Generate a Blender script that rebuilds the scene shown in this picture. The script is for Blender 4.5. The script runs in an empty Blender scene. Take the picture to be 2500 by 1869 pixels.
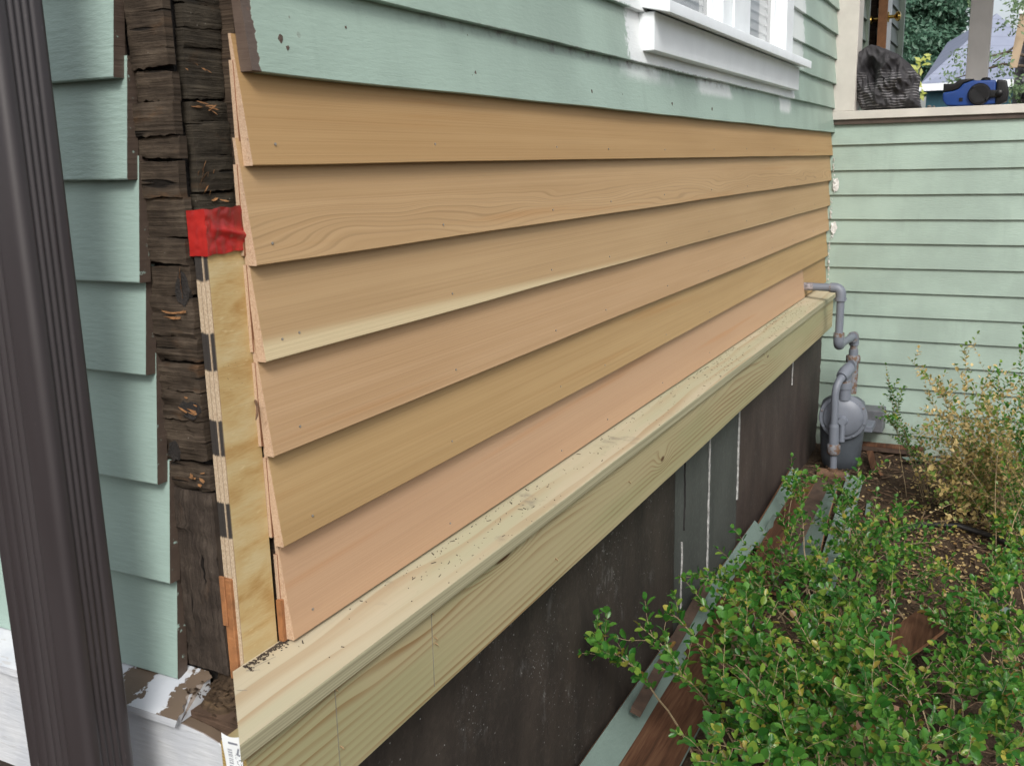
import bpy, bmesh, math, random
from mathutils import Vector, Matrix, noise as mnoise

# ------------------------------------------------------------------ camera, sky, sun, exposure
sc = bpy.context.scene
col = sc.collection
cam_d = bpy.data.cameras.new("camera")
cam = bpy.data.objects.new("camera", cam_d)
col.objects.link(cam)
sc.camera = cam
yaw, pit, rol = 0.47327441, -0.21972011, -0.02328925
fwd = Vector((math.cos(pit)*math.cos(yaw), math.cos(pit)*math.sin(yaw), math.sin(pit)))
rgt = fwd.cross(Vector((0, 0, 1))).normalized()
upv = rgt.cross(fwd)
r2 = math.cos(rol)*rgt + math.sin(rol)*upv
u2 = -math.sin(rol)*rgt + math.cos(rol)*upv
M = Matrix((r2, u2, -fwd)).transposed().to_4x4()
CAM = Vector((-0.75, -0.818, 1.42))
M.translation = CAM
cam.matrix_world = M
cam_d.sensor_width = 36.0
cam_d.lens = 2388.0/2500*36.0
cam_d.clip_start = 0.02
cam_d.clip_end = 600
cam_d.dof.use_dof = True
cam_d.dof.focus_distance = 2.1
cam_d.dof.aperture_fstop = 18

SUN = Vector((-0.66, -0.37, 0.66)).normalized()          # towards the bright part of the cloudy sky
w = bpy.data.worlds.new("World")
sc.world = w
w.use_nodes = True
nt = w.node_tree
bg = nt.nodes["Background"]
sky = nt.nodes.new("ShaderNodeTexSky")
sky.sky_type = 'NISHITA'
sky.sun_disc = False
sky.sun_elevation = math.asin(SUN.z)
sky.sun_rotation = math.atan2(SUN.x, SUN.y)
sky.air_density = 1.0
sky.dust_density = 4.0
hs = nt.nodes.new("ShaderNodeHueSaturation")
hs.inputs["Saturation"].default_value = 0.42
nt.links.new(sky.outputs[0], hs.inputs["Color"])
nt.links.new(hs.outputs[0], bg.inputs[0])
bg.inputs[1].default_value = 0.13
sd = bpy.data.lights.new("sun", 'SUN')
sd.energy = 1.3
sd.angle = math.radians(15)
sd.color = (1.0, 0.98, 0.94)
so = bpy.data.objects.new("sun", sd)
so.rotation_euler = SUN.to_track_quat('Z', 'Y').to_euler()
so.location = (-4, -4, 8)
col.objects.link(so)
sc.view_settings.view_transform = 'Standard'
sc.view_settings.look = 'None'
sc.view_settings.gamma = 1.0
sc.view_settings.use_curve_mapping = False
sc.view_settings.exposure = 0.58
sc.render.film_transparent = False
try:
    sc.cycles.max_bounces = 8
    sc.cycles.use_denoising = True
except Exception:
    pass

R = random.Random(11)

# ------------------------------------------------------------------ helpers
def nz(x, y, z, s=1.0):
    return mnoise.noise(Vector((x*s, y*s, z*s)))

def tag(o, label=None, cat=None, group=None, kind=None):
    if label: o["label"] = label
    if cat: o["category"] = cat
    if group: o["group"] = group
    if kind: o["kind"] = kind
    return o

WPOS = {}
def thing(name, loc, label, cat, group=None):
    o = bpy.data.objects.new(name, None)
    o.empty_display_size = 0.05
    o.location = loc
    col.objects.link(o)
    WPOS[o.name] = Vector(loc)
    return tag(o, label, cat, group)

class MB:
    def __init__(s): s.v = []; s.f = []
    def add(s, vs, fs):
        b = len(s.v); s.v += [tuple(p) for p in vs]; s.f += [tuple(i+b for i in f) for f in fs]; return s
    def box(s, x0, x1, y0, y1, z0, z1):
        return s.add([(x0,y0,z0),(x1,y0,z0),(x1,y1,z0),(x0,y1,z0),(x0,y0,z1),(x1,y0,z1),(x1,y1,z1),(x0,y1,z1)],
                     [(0,3,2,1),(4,5,6,7),(0,1,5,4),(1,2,6,5),(2,3,7,6),(3,0,4,7)])
    def prism(s, prof, axis, a0, a1, segs=1, jit=None):
        """extrude a polygon along an axis; a0/a1 numbers or functions of the profile point"""
        n = len(prof); vs = []; fs = []
        for k in range(segs+1):
            t = k/segs
            for (p, q) in prof:
                b0 = a0(p, q) if callable(a0) else a0
                b1 = a1(p, q) if callable(a1) else a1
                a = b0+(b1-b0)*t
                dp, dq = jit(a, p, q) if jit else (0, 0)
                P, Q = p+dp, q+dq
                vs.append((a, P, Q) if axis == 'x' else (P, a, Q) if axis == 'y' else (P, Q, a))
        for k in range(segs):
            for i in range(n):
                j = (i+1) % n
                fs.append((k*n+i, k*n+j, (k+1)*n+j, (k+1)*n+i))
        fs.append(tuple(range(n))[::-1]); fs.append(tuple(segs*n+i for i in range(n)))
        return s.add(vs, fs)
    def tube(s, pts, rad, n=10, cap=True):
        pts = [Vector(p) for p in pts]
        rs = rad if isinstance(rad, (list, tuple)) else [rad]*len(pts)
        vs = []; fs = []; ref = None
        for i, p in enumerate(pts):
            d = (pts[min(i+1, len(pts)-1)]-pts[max(i-1, 0)]).normalized()
            if ref is None:
                ref = d.orthogonal().normalized()
            ref = (ref-d*ref.dot(d))
            ref = ref.normalized() if ref.length > 1e-6 else d.orthogonal().normalized()
            b = d.cross(ref)
            for k in range(n):
                a = 2*math.pi*k/n
                vs.append(p+(ref*math.cos(a)+b*math.sin(a))*rs[i])
        for i in range(len(pts)-1):
            for k in range(n):
                j = (k+1) % n
                fs.append((i*n+k, i*n+j, (i+1)*n+j, (i+1)*n+k))
        if cap:
            fs.append(tuple(range(n))[::-1]); fs.append(tuple((len(pts)-1)*n+k for k in range(n)))
        return s.add(vs, fs)
    def lathe(s, prof, c, axis, n=24):
        """prof: (radius, height) pairs, closed with caps; axis a unit vector"""
        ax = Vector(axis).normalized(); c = Vector(c)
        return s.tube([c+ax*(h+1e-5*i) for i, (r, h) in enumerate(prof)], [max(r, 1e-4) for r, h in prof], n)
    def grid(s, nu, nv, fn):
        vs = [fn(i/nu, j/nv) for j in range(nv+1) for i in range(nu+1)]
        fs = [(j*(nu+1)+i, j*(nu+1)+i+1, (j+1)*(nu+1)+i+1, (j+1)*(nu+1)+i) for j in range(nv) for i in range(nu)]
        return s.add(vs, fs)
    def build(s, name, m, parent=None, bevel=0, smooth=None, label=None, recalc=True, segs=1):
        c = Vector((0, 0, 0))
        lo = Vector([min(p[k] for p in s.v) for k in range(3)]); hi = Vector([max(p[k] for p in s.v) for k in range(3)])
        c = (lo+hi)/2
        if parent is None: c.z = lo.z
        me = bpy.data.meshes.new(name)
        me.from_pydata([(p[0]-c.x, p[1]-c.y, p[2]-c.z) for p in s.v], [], s.f)
        bm = bmesh.new(); bm.from_mesh(me)
        if recalc: bmesh.ops.recalc_face_normals(bm, faces=bm.faces)
        if bevel:
            es = [e for e in bm.edges if len(e.link_faces) == 2 and e.calc_face_angle(0) > 0.5]
            if es: bmesh.ops.bevel(bm, geom=es, offset=bevel, segments=segs, affect='EDGES', profile=0.6, clamp_overlap=True)
        if smooth is not None:
            for f in bm.faces: f.smooth = True
            for e in bm.edges:
                if len(e.link_faces) == 2 and e.calc_face_angle(0) > smooth: e.smooth = False
        bm.to_mesh(me); bm.free()
        for mm in (m if isinstance(m, (list, tuple)) else [m]): me.materials.append(mm)
        o = bpy.data.objects.new(name, me)
        col.objects.link(o)
        WPOS[o.name] = c.copy()
        if parent is not None:
            o.parent = parent
            o.location = c-WPOS[parent.name]
        else:
            o.location = c
        if label: o["label"] = label
        return o

# ------------------------------------------------------------------ material nodes
class N:
    def __init__(s, name, rough=0.6, spec=0.5):
        s.m = bpy.data.materials.new(name); s.m.use_nodes = True
        s.t = s.m.node_tree; s.b = s.t.nodes["Principled BSDF"]
        s.b.inputs["Roughness"].default_value = rough
        s.b.inputs["Specular IOR Level"].default_value = spec
    def put(s, inp, v):
        if isinstance(v, bpy.types.NodeSocket): s.t.links.new(v, inp)
        elif isinstance(v, (int, float)):
            inp.default_value = v if inp.type in ('VALUE', 'INT') else ((v, v, v) if inp.type == 'VECTOR' else (v, v, v, 1))
        elif inp.type == 'RGBA': inp.default_value = (*v[:3], 1)
        else: inp.default_value = v
    def node(s, typ, **kw):
        n = s.t.nodes.new(typ)
        for k, v in kw.items(): setattr(n, k, v)
        return n
    def math(s, op, a, b=0.0, c=0.0, clamp=False):
        n = s.node("ShaderNodeMath", operation=op, use_clamp=clamp)
        s.put(n.inputs[0], a); s.put(n.inputs[1], b); s.put(n.inputs[2], c)
        return n.outputs[0]
    def add(s, a, b): return s.math('ADD', a, b)
    def mul(s, a, b): return s.math('MULTIPLY', a, b)
    def pos(s):
        if not hasattr(s, "_p"):
            g = s.node("ShaderNodeNewGeometry"); s._g = g
            x = s.node("ShaderNodeSeparateXYZ"); s.t.links.new(g.outputs["Position"], x.inputs[0])
            nn = s.node("ShaderNodeSeparateXYZ"); s.t.links.new(g.outputs["Normal"], nn.inputs[0])
            s._p = x.outputs; s._n = nn.outputs
        return s._p
    def loc(s):
        tc = s.node("ShaderNodeTexCoord"); x = s.node("ShaderNodeSeparateXYZ")
        s.t.links.new(tc.outputs["Object"], x.inputs[0]); return x.outputs
    def vec(s, x, y, z):
        c = s.node("ShaderNodeCombineXYZ"); s.put(c.inputs[0], x); s.put(c.inputs[1], y); s.put(c.inputs[2], z)
        return c.outputs[0]
    def noise(s, v, scale=1.0, detail=3.0, rough=0.5, dist=0.0):
        n = s.node("ShaderNodeTexNoise"); s.put(n.inputs["Vector"], v)
        s.put(n.inputs["Scale"], scale); s.put(n.inputs["Detail"], detail); s.put(n.inputs["Roughness"], rough); s.put(n.inputs["Distortion"], dist)
        return n.outputs[0]
    def voro(s, v, scale=1.0, feature='F1'):
        n = s.node("ShaderNodeTexVoronoi", feature=feature); s.put(n.inputs["Vector"], v); s.put(n.inputs["Scale"], scale)
        return n.outputs["Distance"]
    def ramp(s, f, *stops):
        n = s.node("ShaderNodeValToRGB"); s.put(n.inputs[0], f); e = n.color_ramp.elements
        while len(e) < len(stops): e.new(0.5)
        for el, (p, c) in zip(e, stops):
            el.position = p; el.color = (c, c, c, 1) if isinstance(c, (int, float)) else (*c, 1)
        return n.outputs[0]
    def sm(s, v, a, b):
        """smooth step from a to b (a may exceed b)"""
        n = s.node("ShaderNodeMapRange", interpolation_type='SMOOTHSTEP'); s.put(n.inputs[0], v)
        if a <= b:
            n.inputs[1].default_value = a; n.inputs[2].default_value = b
        else:
            n.inputs[1].default_value = b; n.inputs[2].default_value = a; n.inputs[3].default_value = 1; n.inputs[4].default_value = 0
        return n.outputs[0]
    def band(s, v, a, b, e=0.002):
        return s.mul(s.sm(v, a-e, a+e), s.sm(v, b+e, b-e))
    def mix(s, f, a, b, mode='MIX'):
        n = s.node("ShaderNodeMix", data_type='RGBA', blend_type=mode)
        s.put(n.inputs[0], f); s.put(n.inputs[6], a); s.put(n.inputs[7], b)
        return n.outputs[2]
    def out(s, color=None, rough=None, bump=None, bs=0.2, bd=0.01, metal=None):
        if color is not None: s.put(s.b.inputs["Base Color"], color)
        if rough is not None: s.put(s.b.inputs["Roughness"], rough)
        if metal is not None: s.put(s.b.inputs["Metallic"], metal)
        if bump is not None:
            n = s.node("ShaderNodeBump"); s.put(n.inputs["Height"], bump); n.inputs["Strength"].default_value = bs; n.inputs["Distance"].default_value = bd
            s.t.links.new(n.outputs[0], s.b.inputs["Normal"])
        return s.m

def plain(name, c, rough=0.6, var=0.25, scale=12, bs=0.15, spec=0.5, metal=None, bd=0.004):
    n = N(name, rough, spec); p = n.loc(); v = n.vec(p[0], p[1], p[2])
    f = n.noise(v, scale, 5, 0.6)
    a = tuple(max(0, k*(1-var)) for k in c); b = tuple(min(1, k*(1+var)) for k in c)
    return n.out(n.ramp(f, (0.3, a), (0.7, b)), bump=n.noise(v, scale*6, 4, 0.6), bs=bs, bd=bd, metal=metal)

def cedar(name, light, dark, seed, freq=1.0, wav=0.006, figure=None, sap=None, streak=0.5):
    n = N(name, 0.62, 0.3); p = n.pos(); X = n.add(p[0], seed*3.7); Z = p[2]
    wv = n.math('SUBTRACT', n.noise(n.vec(n.mul(X, 0.55), 0.0, n.mul(Z, 9.0)), 1.0, 2, 0.5), 0.5)
    g = n.add(Z, n.mul(wv, wav))
    if figure:                                           # flat-sawn figure low on the board
        z0, z1 = figure
        big = n.math('SUBTRACT', n.noise(n.vec(n.mul(X, 2.3), seed, n.mul(Z, 16.0)), 1.0, 1.5, 0.4), 0.5)
        msk = n.band(Z, z0, z1, 0.016)
        g = n.add(g, n.mul(n.mul(big, msk), 0.10))
        rings = n.math('SINE', n.mul(g, 2*math.pi/0.0085))
        ringm = n.mul(n.sm(rings, 0.55, 1.0), n.mul(msk, 0.55))
    fine = n.noise(n.vec(n.mul(X, 1.1), seed, n.mul(g, 300.0*freq)), 1.0, 2.5, 0.65)
    mid = n.noise(n.vec(n.mul(X, 0.5), seed+5, n.mul(g, 55.0)), 1.0, 2, 0.5)
    blot = n.noise(n.vec(n.mul(X, 1.4), seed+9, n.mul(Z, 12.0)), 1.0, 3, 0.55)
    f = n.add(n.mul(fine, streak), n.add(n.mul(mid, 0.35), n.mul(blot, 0.45)))
    c = n.ramp(f, (0.38, dark), (0.62, tuple((a+b)/2 for a, b in zip(light, dark))), (0.82, light))
    if figure: c = n.mix(n.mul(ringm, 0.55), c, tuple(k*0.5 for k in dark))
    c = n.mix(n.mul(n.sm(fine, 0.57, 0.66), 0.14), c, tuple(k*0.62 for k in dark))
    warm = n.noise(n.vec(n.mul(X, 0.8), seed+20, n.mul(Z, 30.0)), 1.0, 2, 0.5)
    c = n.mix(n.mul(n.sm(warm, 0.60, 0.75), 0.35), c, (dark[0]*1.0, dark[1]*0.72, dark[2]*0.42))
    if sap:
        zb, h, x0, ln = sap
        lim = n.mul(n.math('SUBTRACT', 1.0, n.math('DIVIDE', n.math('SUBTRACT', p[0], x0), ln), clamp=True), h)
        lim = n.add(lim, n.mul(wv, 0.006))
        k = n.math('SUBTRACT', n.math('SUBTRACT', Z, zb), lim)
        c = n.mix(n.mul(n.sm(k, 0.006, -0.012), 0.85), c, (0.60, 0.50, 0.31))
    # sawn end: paler, rough
    en = n.sm(n._n[0], -0.5, -0.8)
    endc = n.ramp(n.noise(n.vec(p[0], n.mul(p[1], 1.0), n.mul(Z, 1.0)), 600, 2, 0.7), (0.3, (0.36, 0.235, 0.150)), (0.7, (0.52, 0.385, 0.270)))
    c = n.mix(en, c, endc)
    return n.out(c, bump=fine, bs=0.22, bd=0.002)

def pine(name, axis, light, late, seed, pitch=0.011, knots=(), green=0.3, dirty=0.0):
    """treated softwood: growth rings running along x; axis = the coordinate across the grain"""
    n = N(name, 0.58, 0.35); p = n.pos(); X = n.add(p[0], seed*1.9); A = p[1] if axis == 'y' else p[2]
    wv = n.math('SUBTRACT', n.noise(n.vec(n.mul(X, 1.1), seed, n.mul(A, 7.0)), 1.0, 2, 0.45), 0.5)
    g = n.add(A, n.mul(wv, 0.13 if axis == 'y' else n.add(0.03, n.mul(n.sm(A, 0.69, 0.78), 0.13))))
    dark = 0.0
    for (kx, ka, rx, ra) in knots:
        d = n.math('SQRT', n.add(n.math('POWER', n.mul(n.math('SUBTRACT', p[0], kx), 1/rx), 2.0), n.math('POWER', n.mul(n.math('SUBTRACT', A, ka), 1/ra), 2.0)))
        g = n.add(g, n.mul(n.sm(d, 2.6, 0.0), pitch*2.4))
        dark = n.math('MAXIMUM', dark, n.sm(d, 0.55, 0.2))
    ring = n.math('FRACT', n.mul(g, 1/pitch))
    line = n.mul(n.sm(ring, 0.35, 0.95), n.sm(ring, 1.0, 0.95))
    broad = n.noise(n.vec(n.mul(X, 0.9), seed+3, n.mul(A, 18.0)), 1.0, 3, 0.55)
    amp = n.sm(broad, 0.38, 0.68)
    fine = n.noise(n.vec(n.mul(X, 2.0), seed+7, n.mul(g, 420.0)), 1.0, 2, 0.6)
    base = n.mix(n.sm(n.noise(n.vec(n.mul(X, 1.3), seed+4, n.mul(A, 10.0)), 1.0, 3, 0.5), 0.42, 0.62), light,
                 (light[0]*(1-green*0.45), light[1]*(1-green*0.2), light[2]*(1-green*0.35)))
    c = n.mix(n.mul(line, n.add(n.mul(amp, 0.75), 0.08)), base, late)
    c = n.mix(n.mul(n.sm(fine, 0.45, 0.75), 0.18), c, tuple(k*0.6 for k in light))
    if knots: c = n.mix(dark, c, (0.10, 0.05, 0.02))
    if dirty:
        dn = n.noise(n.vec(p[0], p[1], p[2]), 9, 5, 0.65)
        c = n.mix(n.mul(n.sm(dn, 0.60, 0.74), dirty), c, (0.20, 0.18, 0.14))
    if axis == 'y':                                       # milled front edge: tight greenish grain
        fe = n.sm(n._n[1], -0.6, -0.85)
        ln = n.noise(n.vec(n.mul(X, 1.2), 2.0, n.mul(n.add(p[2], n.mul(wv, 0.01)), 330)), 1.0, 2, 0.5)
        c = n.mix(fe, c, n.ramp(ln, (0.35, (0.250, 0.232, 0.145)), (0.65, (0.400, 0.372, 0.245))))
    en = n.sm(n._n[0], -0.6, -0.85)
    rg = n.math('SINE', n.mul(n.math('SQRT', n.add(n.math('POWER', n.add(p[1], 0.02), 2.0), n.math('POWER', n.math('SUBTRACT', p[2], 0.55), 2.0))), 1500))
    c = n.mix(en, c, n.mix(n.sm(rg, -0.3, 0.9), (0.34, 0.255, 0.095), (0.25, 0.165, 0.055)))
    return n.out(c, bump=n.add(fine, line), bs=0.08, bd=0.002)

def green_paint(name, c=(0.310, 0.412, 0.350), weather=0.3, across='z', bare=None, primer=False, seed=0.0, gloss=0.42):
    n = N(name, gloss, 0.4); p = n.pos()
    L = p[0] if across == 'z' else p[1]                   # along the board
    Z = p[2]
    v3 = n.vec(p[0], p[1], p[2])
    brush = n.noise(n.vec(n.mul(L, 9), seed, n.mul(Z, 260)), 1.0, 3, 0.6)
    lump = n.noise(n.vec(n.mul(L, 40), seed, n.mul(Z, 150)), 1.0, 4, 0.62)
    blot = n.noise(v3, 3.5, 4, 0.55)
    cc = n.mix(n.sm(blot, 0.35, 0.65), tuple(k*0.87 for k in c), tuple(k*1.05 for k in c))
    stn = n.noise(n.vec(n.mul(L, 16), seed+40, n.mul(Z, 2.5)), 1.0, 4, 0.6)
    cc = n.mix(n.mul(n.sm(stn, 0.54, 0.74), 0.22), cc, tuple(k*0.62 for k in c))
    cc = n.mix(n.mul(n.sm(brush, 0.5, 0.8), 0.10), cc, tuple(k*0.75 for k in c))
    # fine flaking along the grain
    fl = n.noise(n.vec(n.mul(L, 30), seed+2, n.mul(Z, 340)), 1.0, 3, 0.55)
    zone = n.noise(n.vec(n.mul(L, 4), seed+8, n.mul(Z, 11)), 1.0, 2, 0.5)
    flk = n.mul(n.sm(fl, 0.70, 0.735), n.sm(zone, 0.5-0.12*weather, 0.72-0.12*weather))
    cc = n.mix(n.mul(flk, 0.75), cc, (0.075, 0.085, 0.07))
    h = n.add(n.mul(brush, 0.25), n.add(n.mul(lump, 0.35+weather), n.mul(flk, -0.8)))
    if across == 'y':
        sp = n.noise(v3, 26, 4, 0.65)
        cc = n.mix(n.mul(n.sm(n.add(Z, n.mul(sp, 0.35)), 0.42, 0.10), 0.45), cc, (0.12, 0.095, 0.07))
    if primer:
        jx = n.add(p[0], n.mul(n.math('SUBTRACT', n.noise(v3, 55, 3, 0.6), 0.5), 0.10))
        jz = n.add(Z, n.mul(n.math('SUBTRACT', n.noise(v3, 90, 3, 0.6), 0.5), 0.012))
        m1 = n.mul(n.band(jx, 1.41, 3.24, 0.012), n.band(jz, 1.6405, 1.775, 0.004))
        m2 = n.mul(n.band(jx, 1.30, 1.60, 0.012), n.sm(jz, 1.752, 1.758))
        m3 = n.mul(n.band(jx, 2.9, 3.42, 0.02), n.mul(n.sm(jz, 1.755, 1.775), 0.75))
        sx = n.add(p[0], n.mul(n.math('SUBTRACT', n.noise(v3, 9, 3, 0.6), 0.5), 0.45))
        s1 = n.mul(n.band(sx, 1.40, 1.72, 0.07), n.mul(n.sm(jz, 1.592, 1.622), 0.6))
        s2 = n.mul(n.band(sx, 1.98, 2.32, 0.06), n.mul(n.sm(jz, 1.590, 1.612), 0.75))
        s3 = n.mul(n.band(sx, 3.02, 3.24, 0.05), n.mul(n.sm(jz, 1.575, 1.600), 0.8))
        low = n.sm(jz, 1.642, 1.639)
        sm_ = n.mul(n.math('MAXIMUM', n.math('MAXIMUM', s1, s2), s3), low)
        mm = n.math('MAXIMUM', n.math('MAXIMUM', n.math('MAXIMUM', m1, m2), m3), sm_)
        cc = n.mix(mm, cc, n.mix(n.sm(blot, 0.4, 0.65), (0.66, 0.70, 0.71), (0.76, 0.79, 0.79)))
        # grime running down from the lap above the second board
        gr = n.noise(n.vec(n.mul(p[0], 24), 3.0, n.mul(Z, 30)), 1.0, 4, 0.65)
        gm = n.mul(n.mul(n.sm(Z, 1.617, 1.640), n.sm(Z, 1.645, 1.641)), n.mul(n.sm(gr, 0.45, 0.68), n.band(p[0], 0.55, 2.6, 0.25)))
        cc = n.mix(n.mul(gm, 0.8), cc, (0.10, 0.075, 0.075))
    if across == 'y':                                     # raw sawn ends of the end-wall boards
        en = n.mul(n.sm(n._n[1], -0.6, -0.85), n.sm(p[0], 3.0, 2.0))
        en = n.mul(en, n.sm(n.noise(v3, 70, 3, 0.6), 0.30, 0.36))
        cc = n.mix(en, cc, n.mix(n.noise(v3, 60, 4, 0.6), (0.045, 0.032, 0.026), (0.105, 0.078, 0.060)))
    if bare is not None:                                  # strip that a corner board once covered
        jb = n.add(L, n.mul(n.math('SUBTRACT', n.noise(n.vec(0.0, 0.0, Z), 60, 3, 0.6), 0.5), 0.022))
        bm_ = n.sm(jb, bare+0.001, bare-0.001)
        cc = n.mix(bm_, cc, n.mix(n.noise(v3, 60, 4, 0.6), (0.075, 0.052, 0.042), (0.125, 0.095, 0.075)))
        h = n.add(h, n.mul(bm_, -1.2))
        # odd chips close to the cut
        ch = n.mul(n.sm(n.voro(n.vec(n.mul(L, 1), 0.0, n.mul(Z, 1)), 38), 0.16, 0.13), n.sm(L, bare+0.10, bare+0.05))
        cc = n.mix(n.mul(ch, 0.8), cc, (0.13, 0.08, 0.06))
    return n.out(cc, bump=h, bs=0.35, bd=0.0025+0.004*weather)

def rotten(name, c1, c2, seed, along='y', orange=0.3):
    n = N(name, 0.85, 0.2); p = n.pos()
    L = p[1] if along == 'y' else p[0]
    Z = p[2]
    if along == 'z': L, Z = p[2], n.add(p[0], p[1])
    g = n.noise(n.vec(n.mul(L, 9), seed, n.mul(Z, 190)), 1.0, 4, 0.65)
    b = n.noise(n.vec(n.mul(L, 22), seed+3, n.mul(Z, 30)), 1.0, 5, 0.65)
    c = n.ramp(n.add(n.mul(g, 0.5), n.mul(b, 0.5)), (0.34, tuple(k*0.35 for k in c1)), (0.5, c1), (0.68, c2))
    o = n.noise(n.vec(n.mul(L, 14), seed+11, n.mul(Z, 34)), 1.0, 3, 0.6)
    c = n.mix(n.mul(n.sm(o, 0.58, 0.74), orange), c, (0.20, 0.085, 0.022))
    crk = n.sm(n.noise(n.vec(n.mul(L, 7), seed+30, n.mul(Z, 75)), 1.0, 2, 0.5), 0.36, 0.31)
    c = n.mix(n.mul(crk, 0.85), c, (0.006, 0.005, 0.004))
    sp = n.sm(n.voro(n.vec(p[0], p[1], p[2]), 130), 0.10, 0.06)
    c = n.mix(n.mul(sp, n.mul(n.sm(b, 0.56, 0.66), 0.7)), c, (0.55, 0.52, 0.46))
    return n.out(c, bump=n.add(n.mul(g, 0.6), n.add(n.mul(b, 0.8), n.mul(crk, -1.2))), bs=0.9, bd=0.006)

# ------------------------------------------------------------------ palette
CED = [  # light, dark per board from the top down
    ((0.438, 0.284, 0.134), (0.330, 0.199, 0.083)),
    ((0.472, 0.318, 0.168), (0.358, 0.227, 0.109)),
    ((0.458, 0.314, 0.168), (0.352, 0.228, 0.113)),
    ((0.494, 0.329, 0.188), (0.375, 0.233, 0.115)),
    ((0.442, 0.299, 0.143), (0.338, 0.214, 0.094)),
    ((0.505, 0.334, 0.204), (0.432, 0.272, 0.162)),
    ((0.412, 0.274, 0.129), (0.322, 0.202, 0.090)),
]
ZB = [1.426, 1.309, 1.192, 1.0725, 0.950, 0.8185]
m_ced = []
for i, (l, d) in enumerate(CED):
    m_ced.append(cedar("cedar_%s" % "abcdefg"[i], l, d, i*2.3+1, freq=[1, .9, .8, .9, .7, 1.2, 1][i], wav=[.004, .012, .008, .010, .008, .004, .02][i],
                       figure=(1.312, 1.372) if i == 1 else None, sap=(1.192, 0.028, 0.15, 1.5) if i == 2 else None,
                       streak=[.45, .5, .4, .45, .55, .22, .4][i]))
m_green = green_paint("green_paint_side", weather=0.35, bare=0.178, primer=True, seed=1.0)
m_green_b = green_paint("green_paint_end", c=(0.315, 0.425, 0.380), weather=0.75, across='y', seed=4.0)
m_green_b2 = green_paint("green_paint_end_smooth", c=(0.315, 0.425, 0.380), weather=0.30, across='y', seed=5.0)
m_green_c = green_paint("green_paint_porch", c=(0.283, 0.366, 0.315), weather=0.45, across='y', seed=7.0)
m_green_d = green_paint("green_paint_entrance_shaded", c=(0.15, 0.19, 0.155), weather=0.10, across='z', seed=8.0)  # house green darkened; shade under the porch is in the colour
m_white = plain("white_paint", (0.74, 0.78, 0.80), 0.35, 0.05, 9, 0.12)
m_cream = plain("cream_paint", (0.49, 0.465, 0.42), 0.5, 0.10, 7, 0.15)
m_sheath = rotten("old_sheathing", (0.05, 0.035, 0.024), (0.10, 0.075, 0.05), 2.0, 'x', 0.1)
m_rotB = rotten("old_plank_end", (0.046, 0.034, 0.024), (0.102, 0.079, 0.057), 6.0, 'y', 0.22)
m_rotA = rotten("old_plank_side", (0.035, 0.029, 0.021), (0.077, 0.064, 0.046), 9.0, 'x', 0.14)
m_rotV = rotten("old_plank_upright", (0.043, 0.033, 0.026), (0.081, 0.064, 0.050), 13.0, 'z', 0.10)
m_gap = plain("dark_gap", (0.016, 0.013, 0.011), 0.8, 0.5, 60, 0.8)  # near black for the gaps between planks and the rot holes
m_splint = plain("splintered_wood", (0.20, 0.095, 0.034), 0.8, 0.45, 90, 0.5)
m_strip = plain("brown_strip", (0.085, 0.058, 0.045), 0.8, 0.4, 40, 0.5)
m_orange = plain("orange_board", (0.27, 0.115, 0.042), 0.75, 0.3, 40, 0.4)
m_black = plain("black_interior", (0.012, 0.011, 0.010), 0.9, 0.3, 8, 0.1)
m_cap = pine("treated_pine_cap", 'y', (0.462, 0.405, 0.285), (0.345, 0.245, 0.140), 2.0, pitch=0.036, green=0.30, dirty=0.8)
m_fascia = pine("treated_pine_fascia", 'z', (0.395, 0.340, 0.195), (0.20, 0.094, 0.026), 5.0, pitch=0.0125, green=0.28,
                knots=((1.47, 0.705, 0.035, 0.016), (2.62, 0.75, 0.03, 0.012), (0.62, 0.77, 0.07, 0.010)))

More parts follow.
